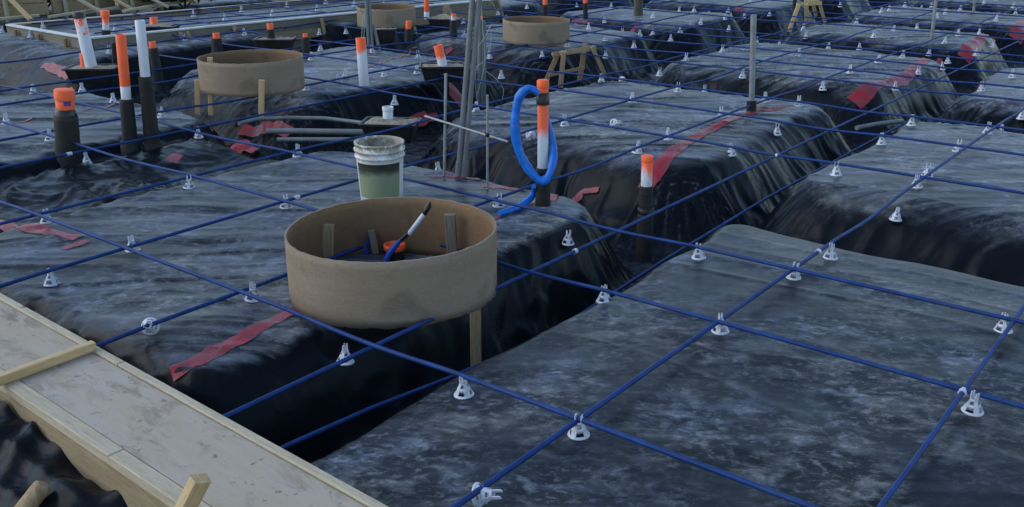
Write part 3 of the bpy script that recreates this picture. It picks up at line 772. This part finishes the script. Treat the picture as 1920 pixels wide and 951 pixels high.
stake_px(R1, 705, 475, 696, 432, 12, .03, 'grey_stake', t=.02)
timber('stake', W(-2.60, 3.05, -.5), W(-2.60, 3.05, .14), .05, .034, 'stake_wood', parent=R1, up=(0, -1, 0))
def ring_px(label, xl, xr, yb, yt, ytb, z0, seed):
    # xl..xr width, yb bottom front, yt rim front
    P = at((xl + xr) / 2, yb, z0); Wd = 0
    d0 = depth(P); r = (xr - xl) / 2 / F * d0 * 1.05
    c = np.array([P[0], P[1] + r, 0]); r = (xr - xl) / 2 / F * depth(np.array([c[0], c[1], z0]))
    c = np.array([P[0], P[1] + r, 0])
    h = atY((xl + xr) / 2, yt, P[1])[2] - z0
    return ring_form(label, c, r, z0, z0 + h, seed), c, r
R2, c2, r2 = ring_px('second cardboard ring form on stakes over a trench at upper left', 356, 545, 183, 121, 97, .05, 2.1)
for x0, y0, x1, y1, zb, w_, d_ in ((372, 214, 370, 150, -.25, 10, 0), (396, 216, 394, 108, -.1, 9, .35), (490, 222, 491, 150, -.12, 10, 0)):
    stake_px(R2, x0, y0, x1, y1, w_, zb, 'fresh_wood', dY=d_)
R3, c3, r3 = ring_px('third cardboard ring form in front of two black orange tipped pipes', 943, 1069, 86, 44, 31, .03, 3.7)
R4, c4, r4 = ring_px('farthest cardboard ring form partly behind the grey conduit bundle', 664, 774, 55, 18, 8, .05, 5.2)

# ------------------------------------------------------------------ pipes
def pipe(base, top, zb, secs, label, name='marker_pipe', group='pipe stubs', dY=0., fixed=None, cut=False):
    P = at(*base, zb) if fixed is None else fixed
    if dY: P = atY(*base, P[1] + dY)
    Q = atY(*top, P[1]); L = np.linalg.norm(Q - P)
    from mathutils import Vector
    g = empty(name, P, label, 'pipe', group)
    g.rotation_mode = 'QUATERNION'; g.rotation_quaternion = Vector((0, 0, 1)).rotation_difference(Vector((Q - P) / L))
    y0, y1 = base[1], top[1]
    for (pn, ya, yb, wa, wb, mat) in secs:
        za, zb_ = [(y0 - q) / (y0 - y1) * L for q in (ya, yb)]
        ra, rb = px2m(wa / 2, lin(P, Q, .6)), px2m(wb / 2, lin(P, Q, .6)); n = 20 if ra > .02 else 12
        h = zb_ - za; c = min(.004, h * .1)
        m = MB()
        if pn in ('pipe', 'stub'): # open pipe end with wall
            t = max(.004, rb * .13)
            m.lathe([(ra, 0), (rb, h - c), (rb - c * .6, h), (rb - t, h), (rb - t, max(0, h - .12))], n); m.add([(math.cos(2 * math.pi * k / n) * (rb - t), math.sin(2 * math.pi * k / n) * (rb - t), max(0, h - .12)) for k in range(n)], [tuple(range(n))])
        elif pn == 'sleeve':
            k_ = 14; rng = random.Random(int(base[0]))
            prof = [(ra + (rb - ra) * i / k_ + rng.uniform(-.0015, .0015), h * i / k_) for i in range(k_ + 1)] + [(rb * .8, h + .002), (0.001, h + .002)]
            m.lathe(prof, n)
        else:
            m.lathe([(ra, 0), (ra, c), (rb, h - c), (rb - c, h), (.0005, h)], n)
        m.build(pn, mat, g, (0, 0, za))
    return g
OP, WH, BF, BT = 'orange_paint', 'white_pvc', 'black_foam', 'black_tape'
pipe((131, 325), (120, 168), -.18, [('sleeve', 325, 216, 48, 42, BF), ('collar', 216, 203, 40, 35, BT), ('pipe_body', 203, 186, 33, 33, OP), ('cap', 186, 168, 36, 36, OP)], 'fat black sleeved pipe with orange cap at left')
pipe((249, 320), (226, 65), -.25, [('collar', 320, 262, 38, 36, BF), ('sleeve', 262, 183, 28, 25, BF), ('white_band', 183, 158, 18, 18, WH), ('pipe', 158, 65, 18.5, 18.5, OP)], 'tall orange pipe in black sleeve, left of the white topped one')
pipe((291, 325), (262, 38), -.28, [('elbow', 325, 265, 42, 36, BF), ('sleeve', 265, 140, 29, 24, BF), ('pipe', 140, 38, 18, 18, WH)], 'tall white pipe in black sleeve beside the tall orange one')
pipe((300, 170), (285, 78), -.2, [('sleeve', 170, 90, 20, 17, BF), ('pipe', 90, 78, 13, 13, OP)], 'leaning black pipe with short orange tip behind the tall white one')
pipe((218, 152), (213, 80), -.2, [('sleeve', 152, 80, 11, 9, BF)], 'thin plain black pipe behind the tall orange one')
pipe((200, 90), (197, 20), -.05, [('sleeve', 90, 56, 16, 15, BF), ('pipe_body', 56, 32, 12, 12, 'paint_patchy'), ('cap', 32, 20, 16, 16, OP)], 'orange capped pipe with black sleeve before the corner of the strip slab')
pipe((408, 106), (405, 62), -.03, [('sleeve', 106, 72, 21, 19, BF), ('pipe', 72, 62, 13, 13, OP)], 'short black pipe with orange tip behind the left side of second ring')
pipe((575, 107), (572, 63), -.03, [('sleeve', 107, 70, 17, 15, BF), ('pipe', 70, 63, 9, 9, OP)], 'short black pipe with small orange tip right of the second ring')
pipe((683, 160), (676, 71), 0, [('stub', 160, 71, 19, 19, 'paint_top_third')], 'white slanted pipe with dripping orange top right of the second ring')
pipe((766, 82), (766, 39), 0, [('sleeve', 82, 54, 15, 13, BF), ('pipe', 54, 39, 10.5, 10.5, OP)], 'black pipe with orange tip in front of the farthest ring')
pipe((800, 36), (800, -14), 0, [('white_band', 36, 22, 10, 10, WH), ('pipe', 22, -14, 10, 10, OP)], 'orange and white pipe standing at the strip slab, cut by the top edge')
pipe((850, 70), (850, 26), 0, [('sleeve', 70, 38, 15, 13, BF), ('pipe', 38, 26, 9, 9, 'paint_patchy')], 'black pipe with pink and white tip right of the far sand tub')
pipe((1022, 34), (1022, -4), 0, [('sleeve', 34, 9, 10, 10, BF), ('pipe', 9, -4, 9, 9, OP)], 'black orange tipped pipe behind the third ring, left of two')
pipe((1098, 36), (1097, -6), 0, [('sleeve', 36, 6, 9, 9, BF), ('pipe', 6, -6, 8, 8, OP)], 'black orange tipped pipe behind the third ring, right of two')
pipe((903, 62), (902, 30), 0, [('sleeve', 62, 38, 6, 6, 'grey_conduit'), ('pipe', 38, 30, 6, 6, OP)], 'thin pipe with pink tip just right of the tall conduits')
PB = pipe((1018, 402), (1018, 150), -.06, [('sleeve', 402, 312, 30, 27, BF), ('pipe_body', 312, 194, 20.5, 20.5, 'paint_top_half'), ('tape_wrap', 194, 172, 24, 25, BT), ('cap_neck', 172, 163, 20.5, 20.5, OP), ('cap', 163, 150, 22.5, 22.5, OP)], 'orange capped white pipe carrying the blue hose loop')
pipe((1207, 488), (1214, 292), -.32, [('sleeve', 488, 398, 32, 29, BF), ('tape_wrap', 398, 388, 30, 30, BT), ('sleeve', 388, 347, 27, 25, BF), ('pipe_body', 347, 302, 21, 21, 'paint_patchy'), ('cap', 302, 292, 23, 23, 'orange_paint')], 'short orange and white pipe in black sleeve in the trench at centre right')

# purple primer smear on the fat pipe's cap
fp = [o for o in bpy.data.objects if o.get('label', '').startswith('fat black sleeved')][0]
simple('primer', (.16, .06, .26), .5, .3, 30)
cb = [c for c in fp.children if c.name.startswith('pipe_body')][0]; rcb = max(v.co.x for v in cb.data.vertices); hcb = max(v.co.z for v in cb.data.vertices)
MB().lathe([(rcb * 1.012, hcb * .45), (rcb * 1.012, hcb * .98)], 10, a0=R(-75), a1=R(-28)).build('primer_smear', 'primer', fp, tuple(cb.location))

# blue hose looped on that pipe
def hose(pix, Y, wpx, flat=.45, dys=None):
    pts = [atY(x, y, Y + (dys[i] if dys else 0)) for i, (x, y) in enumerate(pix)]
    # Catmull-Rom
    out = []; rr = []
    for i in range(len(pts) - 1):
        p0, p1, p2, p3 = pts[max(i - 1, 0)], pts[i], pts[i + 1], pts[min(i + 2, len(pts) - 1)]
        for k in range(7):
            t = k / 7; out.append(.5 * ((2 * p1) + (-p0 + p2) * t + (2 * p0 - 5 * p1 + 4 * p2 - p3) * t * t + (-p0 + 3 * p1 - 3 * p2 + p3) * t**3)); rr.append(lin(wpx[i], wpx[i + 1], t))
    out.append(pts[-1]); rr.append(wpx[-1])
    return out, [px2m(w_ / 2, pts[0]) * (1 + .05 * math.sin(i * 1.9) + .09 * math.sin(i * .53 + 1)) for i, w_ in enumerate(rr)]
Yp = PB.location[1]
pts, rr = hose([(1010, 176), (992, 166), (974, 182), (966, 222), (969, 268), (984, 306), (1006, 334), (1022, 338), (1034, 318), (1038, 280), (1030, 240), (1018, 205), (1008, 188)], Yp - .06, [10, 15, 17, 18, 18, 17, 17, 17, 17, 15, 12, 10, 8], dys=[0, 0, 0, 0, 0, 0, -.02, -.02, 0, .06, .10, .10, .07])
hl = empty('blue_hose', pts[0], 'flat bright blue hose looped around the orange capped pipe', 'hose')
MB().tube([p - pts[0] for p in pts], rr, 12).build('loop', 'blue_hose', hl)
p3d = [atY(1000, 345, Yp - .07), at(1004, 362, .05), at(985, 382, .02), at(955, 396, .015), at(922, 404, .015)]
out, rr2 = [], []
for i in range(4):
    for k in range(6): out.append(lin(p3d[i], p3d[i + 1], k / 6)); rr2.append(px2m(lin([9, 13, 14, 13][i], [13, 14, 13, 10][i], k / 6) / 2, p3d[0]))
out = [np.mean(out[max(0, i - 3):i + 4], axis=0) for i in range(len(out))]
MB().tube([p - pts[0] for p in out], rr2, 12).build('tail', 'blue_hose', hl)

# ------------------------------------------------------------------ black tubs of sand with pipe stubs
def tub(px, py, wpx, hpx, zb, yaw, label, ratio=.62, sand=True, pile=.5):
    P = at(px, py, zb); w_ = px2m(wpx, P); h = px2m(hpx, P) * 1.02; l = w_ * ratio
    P = P + np.array([0, l * .5, 0])
    g = empty('sand_tub', P, label, 'tub', 'black tubs of sand', rz=yaw)
    m = MB(); k = .80
    def rect(a, b, z, r=.14):
        o = []
        for sx, sy in ((1, 1), (-1, 1), (-1, -1), (1, -1)):
            cc = min(a, b) * r; 
            for q in range(4):
                an = math.atan2(sy, sx) - math.pi / 4 + q * math.pi / 6
                o.append((sx * (a - cc) + cc * math.cos(an), sy * (b - cc) + cc * math.sin(an), z))
        return o
    a, b = w_ / 2, l / 2; rim = .012
    loops = [rect(a * k, b * k, 0), rect(a * .965, b * .965, h * .88), rect(a + rim, b + rim, h * .89), rect(a + rim, b + rim, h), rect(a - .006, b - .006, h), rect(a * .86, b * .84, h * .5)]
    v = [p for lp in loops for p in lp]; n = 16
    f = [(i * n + q, i * n + (q + 1) % n, (i + 1) * n + (q + 1) % n, (i + 1) * n + q) for i in range(5) for q in range(n)] + [tuple(range(n - 1, -1, -1)), tuple(range(5 * n, 6 * n))]
    m.add(v, f, False); m.build('tub_body', 'black_tub', g)
    if sand:
        sx = np.linspace(-1, 1, 26); XX, YY = np.meshgrid(sx, sx)
        rr_ = np.maximum(np.abs(XX), np.abs(YY))
        ZZ = h * .90 + pile * h * .45 * np.clip(1 - rr_, 0, 1) ** .7 + .016 * fbm(XX * 3 + px, YY * 3, 80, 3)
        link('sand', grid_mesh('sand', XX * a * .93, YY * b * .93, ZZ, 'sand'), g)
    return g, P, h
def stub(tubt, px0, py0, px1, py1, secs, label):
    P = tubt[1] + np.array([0, 0, tubt[2] * .6]); P = atY(px0, py0, P[1])
    return pipe((px0, py0), (px1, py1), 0, secs, label, fixed=P)
T1 = tub(730, 270, 104, 36, -.16, -.12, 'near black sand tub with a white stub behind the bucket', pile=.6)
stub(T1, 728, 243, 727, 200, [('stub', 243, 207, 19, 19, WH), ('pipe', 207, 200, 21, 21, WH)], 'white pipe stub set in the near black sand tub')
T2 = tub(829, 156, 84, 30, -.04, R(4), 'black sand tub with an orange split pipe left of the tall conduits', pile=.2)
stub(T2, 833, 134, 821, 85, [('pipe', 134, 85, 18, 17, 'paint_top_half')], 'short orange topped white pipe in the tub beside the tall conduits')
T3 = tub(167, 158, 92, 28, -.1, R(2), 'black sand tub holding the tilted tall white pipe', pile=.3)
stub(T3, 174, 140, 148, 28, [('pipe_body', 140, 34, 23, 21, 'paint_patches'), ('pipe', 34, 24, 22, 22, BT)], 'tall tilted white pipe with orange patches and blackened top')
stub(T3, 161, 138, 158, 100, [('pipe', 138, 100, 17, 17, OP)], 'short orange stub beside the tilted white pipe')
T4 = tub(290, 75, 74, 24, -.02, R(-4), 'black sand tub against the strip slab rail', pile=.6)
stub(T4, 289, 62, 288, 33, [('pipe', 62, 33, 14, 14, 'paint_patchy')], 'pink and white stub in the tub against the strip slab')
T5 = tub(513, 100, 70, 25, -.02, R(2), 'black sand tub half hidden behind the second ring', pile=.3)
stub(T5, 511, 100, 506, 44, [('sleeve', 100, 55, 18, 14, BF), ('pipe', 55, 44, 12, 12, OP)], 'black orange tipped pipe standing in the tub behind the second ring')
T6 = tub(833, 59, 58, 22, -.02, R(-8), 'far black sand tub heaped with sand near the pink tipped pipe', pile=1.)
T7 = tub(716, 82, 50, 26, -.02, R(8), 'black tub under the farthest ring beside the conduit bundle', sand=True, pile=.2)

# ------------------------------------------------------------------ white bucket
bp = W(-4.03, 3.88); bz = hz(-4.03, 3.88)
bk = empty('bucket', (bp[0], bp[1], bz), 'white plastic bucket with green label and mortar crusted rim behind the near ring', 'bucket'); bk.scale = (.94, .94, .98)
m = MB().lathe([(.001, 0), (.128, 0), (.132, .006), (.148, .30), (.148, .302)], 48)
m.lathe([(.143, .365), (.130, .02), (.001, .02)], 48, mi=1); m.build('body', ['bucket_white', 'bucket_inside'], bk)
MB().lathe([(.148, .285), (.156, .285), (.158, .292), (.156, .298), (.150, .300), (.151, .322), (.160, .324), (.161, .334), (.152, .337), (.152, .360), (.157, .362), (.157, .372), (.150, .375), (.143, .372), (.142, .36)], 48).build('rim', 'bucket_white', bk)
MB().lathe([(.1355, .05), (.1472, .262)], 30, a0=R(-152), a1=R(-28)).build('label', 'bucket_label', bk)
hb = [(.165 * math.cos(q), .165 * math.sin(q), .30 - .10 * math.sin(max(0, min(math.pi, (q - .3) / 2.6 * math.pi)))) for q in np.linspace(.3, 2.9, 24)]
MB().tube(hb, .0028, 6).build('handle', 'rebar', bk)

# ------------------------------------------------------------------ inside the near ring: orange pipe, strap, taped cable end
rp = at(741, 487, .0)
pr = empty('marker_pipe', rp, 'short orange rimmed pipe inside the near cardboard ring', 'pipe', 'pipe stubs')
m = MB().lathe([(.048, -.1), (.048, .075)], 28); m.build('sleeve', BT, pr)
MB().lathe([(.05, .055), (.055, .057), (.055, .083), (.045, .083), (.043, .05), (.001, .05)], 28).build('cap', OP, pr)
Yr = rp[1] - .03
def px3(pts_, Y): return [atY(x, y, Y + d) for x, y, d in pts_]
ce = px3([(722, 492, -.04), (731, 474, -.03), (742, 460, -.01), (751, 450, 0)], Yr)
tc = empty('taped_cable_end', ce[0], 'blue cable end wrapped in black and white tape leaning inside the near ring', 'cable')
MB().tube([p - ce[0] for p in ce], [.016, .017, .016, .011], 10).build('blue_strap', 'blue_strap', tc)
for nm, a, b, r0, r1, mt in (('black_tape', (750, 452), (767, 436), .012, .010, BT), ('white_tape', (767, 439), (795, 402), .0125, .0125, 'white_pvc'), ('tip_sleeve', (795, 403), (801, 391), .011, .013, BT), ('tip', (800, 393), (807, 378), .016, .004, BT)):
    MB().tube([atY(*a, Yr) - ce[0], (atY(*a, Yr) + atY(*b, Yr)) / 2 - ce[0], atY(*b, Yr) - ce[0]], [r0, (r0 + r1) / 2 if nm != 'tip' else .014, r1], 12).build(nm, mt, tc)
ba = px3([(626, 476, 0), (655, 466, .02), (684, 457, .05)], rp[1] + .0)
an = empty('cable_anchor', ba[0], 'blue cable end with white tip and flat blue anchor plate inside the near ring', 'anchor')
MB().tube([p - ba[0] for p in ba], .0095, 10).build('cable', 'blue_cable', an)
d0 = (ba[1] - ba[0]) / np.linalg.norm(ba[1] - ba[0])
MB().tube([-d0 * .004, d0 * .03], .0115, 12).build('white_tip', 'white_pvc', an)
MB().bar(atY(686, 482, rp[1] + .05) - ba[0], atY(688, 444, rp[1] + .06) - ba[0], .03, .035, up=(0, 1, 0)).build('plate', 'blue_strap', an)

# ------------------------------------------------------------------ rebar rack with conduits, bundles, poles
def rod(name, a, b, r, mat, parent=None, n=8):
    o0 = np.array(parent.location) if parent else a
    return MB().tube([a - o0, lin(a, b, .5) - o0, b - o0], r, n).build(name, mat, parent, (0, 0, 0) if parent else tuple(a))
Pa, Pb = at(833, 333, -.03), at(914, 358, -.03)
rk = empty('rebar_rack', Pa, 'thin rebar rack of two uprights and a cross bar at the leaning conduits', 'rebar rack')
Ta, Tb = atY(836, 138, Pa[1]), atY(914, 178, Pb[1])
rod('upright', Pa, Ta, px2m(2.6, Pa), 'rebar', rk); rod('upright', Pb, Tb, px2m(2.2, Pb), 'rebar', rk)
Xa, Xb = atY(797, 218, Pa[1] + .04), atY(952, 266, Pb[1] - .02)
rod('cross_bar', Xa, Xb, .0085, 'rebar', rk)
for px, py in ((835, 229), (914, 253)):
    c = atY(px, py, lin(Pa[1], Pb[1], (px - 835) / 79)); MB().lathe([(.012, -.012), (.014, 0), (.012, .012)], 8, org=tuple(c - Pa)).build('tie', BT, rk)
Pc = at(860, 331, -.02)
g = None
for i, (x0, x1, lb) in enumerate(((859, 889, 'tall grey conduit leaning on the rebar rack, left of the pair'), (869, 902, 'tall grey conduit leaning on the rebar rack, right of the pair'))):
    P = at(x0, 331, -.02); Q = atY(x1, -40, P[1] + .03)
    o = empty('grey_conduit', P, lb, 'conduit', 'conduits leaning on the rebar rack')
    rod('tube', P, Q, px2m(5, P), 'grey_conduit', o, 12)
    MB().tube([(0, 0, 0), (Q - P) / np.linalg.norm(Q - P) * .10], px2m(6.2, P), 12).build('coupling', 'grey_conduit', o)
for i, (x0, x1, w_, lb) in enumerate(((897, 901, 8, 'grey conduit in the trench behind the rack, left of three'), (904, 906, 7, 'grey conduit in the trench behind the rack, middle of three'), (909, 909, 5, 'grey conduit in the trench behind the rack, right of three'))):
    P = at(x0, 200, -.3); Q = atY(x1, 36 + 3 * i, P[1]); o = empty('grey_conduit', P, lb, 'conduit', 'conduits in the trench behind the rack')
    rod('tube', P, Q, px2m(w_ / 2, P), 'grey_conduit', o, 10)
Pw = at(905, 200, -.3)[1] - .05
def wire(pix, Y, label, r=.0028):
    p = [atY(x, y, Y) for x, y in pix]; out = []
    for i in range(len(p) - 1):
        p0, p1, p2, p3 = p[max(i - 1, 0)], p[i], p[i + 1], p[min(i + 2, len(p) - 1)]
        for k in range(6):
            t = k / 6; out.append(.5 * ((2 * p1) + (-p0 + p2) * t + (2 * p0 - 5 * p1 + 4 * p2 - p3) * t * t + (-p0 + 3 * p1 - 3 * p2 + p3) * t**3))
    out.append(p[-1])
    tag(MB().tube([q - p[0] for q in out], r, 5).build('pull_wire', 'wire', None, tuple(p[0])), label, 'wire', 'loose pale wires')
wire([(902, 0), (905, 50), (909, 95), (907, 130), (893, 185)], Pw, 'pale wire running down beside the tall conduits')
wire([(922, 44), (908, 72), (892, 93)], Pw, 'short pale wire sticking up right of the tall conduits')
wire([(912, 134), (930, 148), (944, 168), (941, 188)], Pw, 'curved pale wire arching into the trench right of the conduits')
wire([(893, 180), (893, 130), (910, 112), (922, 72)], Pw, 'pale wire zigzagging behind the tall conduits')
wire([(919, 98), (921, 60)], Pw, 'straight short pale wire end near the third ring')
wire([(905, 8), (898, 0), (910, -6)], Pw, 'pale wire end at the top of the conduits')
wire([(917, 2), (925, 8), (928, 17)], Pw + 4, 'small pale wire hoop at the top edge beside the conduits')
# second bundle
P0 = at(697, 98, -.02)
for i, (x0, y0, x1, y1, w_, lb) in enumerate(((692, 97, 686, -12, 6, 'leftmost grey conduit of the bundle before the farthest ring'), (699, 97, 691, -12, 6, 'middle grey conduit of the bundle before the farthest ring'), (712, 97, 700, 46, 6, 'short leaning grey conduit of the bundle before the farthest ring'))):
    P = at(x0, y0, -.02); P = atY(x0, y0, P0[1]); Q = atY(x1, y1, P[1] + (.02 * i)); o = empty('grey_conduit', P, lb, 'conduit', 'conduit bundle before the farthest ring')
    rod('tube', P, Q, px2m(w_ / 2, P), 'grey_conduit', o, 10)
wire([(682, 71), (684, 40), (686, 8)], P0[1], 'pale wire left of the far conduit bundle', .004)
wire([(678, 71), (680, 38), (684, 25)], P0[1], 'shorter pale wire left of the far conduit bundle', .004)
# single poles
def pole(base, top, wpx, zb, mat, label, boot=None, name='steel_pole'):
    P = at(*base, zb); Q = atY(*top, P[1]); g = empty(name, P, label, 'pole', 'single poles')
    rod('shaft', P, Q, px2m(wpx / 2, P), mat, g, 12)
    if boot: MB().tube([(0, 0, -.02), (Q - P) / np.linalg.norm(Q - P) * boot], px2m(wpx * .85, P), 12).build('boot', BT, g)
    return g
pole((1409, 210), (1413, 28), 11, -.01, 'galvanised', 'galvanised pole with black boot and red tape at its foot', .10)
pole((1746, 78), (1756, -8), 6.5, -.01, 'galvanised', 'thin grey pole leaning right at the upper right')
pole((1825, 26), (1828, -8), 4.5, -.01, 'galvanised', 'thinnest grey pole at the top edge far right')
pole((1197, 31), (1197, -12), 17, -.02, 'weathered_post', 'thick weathered wooden post at the top edge', name='wooden_post')
pole((1489, 20), (1491, -8), 8, -.02, BF, 'dark pole beside the yellow trestle', name='dark_pole')
# conduits lying in the trenches
def lying(pix, z, wpx, label):
    p = [at(x, y, z) for x, y in pix]; o = tag(MB().tube([q - p[0] for q in p], px2m(wpx / 2, p[0]), 12).build('grey_conduit', 'grey_conduit', None, tuple(p[0])), label, 'conduit', 'conduits lying in the trench')
lying([(448, 232), (480, 224), (540, 221), (610, 222), (690, 232)], -.10, 8, 'grey conduit lying in the trench, farthest of three beside the near tub')
lying([(500, 246), (560, 246), (690, 248)], -.12, 11, 'grey conduit lying in the trench, middle of three beside the near tub')
lying([(520, 262), (600, 262), (700, 262)], -.17, 9, 'grey conduit lying in the trench, nearest of three beside the near tub')
lying([(1606, 240), (1650, 232), (1692, 227)], -.06, 9, 'grey conduit bridging the trench at right')

# ------------------------------------------------------------------ timber trestles
def trestle(label, mat, Y, members, wpx):
    P = atY(members[0][0], members[0][1], Y)
    g = empty('timber_trestle', P, label, 'trestle', 'timber trestles')
    for (x0, y0, x1, y1, d0_, d1_, nm, k) in members:
        a, b = atY(x0, y0, Y + d0_), atY(x1, y1, Y + d1_)
        timber(nm, a, b, px2m(wpx * k, a), px2m(wpx * k * .55, a), mat, parent=g, up=(0, -1, .1))
    return g
Ys = at(1080, 150, -.25)[1]
trestle('rough timber trestle standing in the trench right of the third ring', 'stake_wood', Ys, [
    (1051, 164, 1057, 98, 0, 0, 'leg', 1.), (1024, 152, 1044, 106, .15, .12, 'leg', 1.), (1135, 142, 1110, 88, .25, .2, 'leg', .9), (1087, 152, 1097, 82, .45, .4, 'leg', 1.),
    (1036, 103, 1112, 90, .05, .25, 'top_bar', 1.05), (1036, 104, 1064, 98, .16, 0, 'cleat', .9), (1092, 96, 1116, 89, .38, .2, 'cleat', .9), (1030, 141, 1096, 127, .1, .3, 'brace', .7)], 9)
Ys2 = at(1510, 55, -.2)[1]
trestle('yellowish timber trestle at the top edge standing in a trench', 'fresh_wood', Ys2, [
    (1479, 60, 1498, 8, 0, .1, 'leg', 1.), (1513, 47, 1512, 8, .2, .1, 'leg', 1.), (1547, 42, 1536, 4, .4, .3, 'leg', .8), (1530, 30, 1522, -4, .8, .6, 'leg', .8),
    (1494, 9, 1540, 6, .1, .3, 'top_bar', 1.), (1508, 2, 1536, -1, .5, .5, 'cleat', .9)], 7)
stake_t6 = at(838, 26, .0)
timber('wooden_stake', at(834, 30, 0), atY(836, 9, at(834, 30, 0)[1]), .07, .04, 'stake_wood', 'stubby wooden stake behind the far sand tub', up=(0, -1, 0))
timber('wooden_stake', at(850, 34, 0), atY(838, 11, at(850, 34, 0)[1]), .06, .04, 'stake_wood', 'leaning wooden stake behind the far sand tub', up=(0, -1, 0))
timber('wooden_stake', at(916, 12, 0), atY(916, -6, at(916, 12, 0)[1]), .05, .04, 'stake_wood', 'wooden stake right of the conduits at the top edge', up=(0, -1, 0))
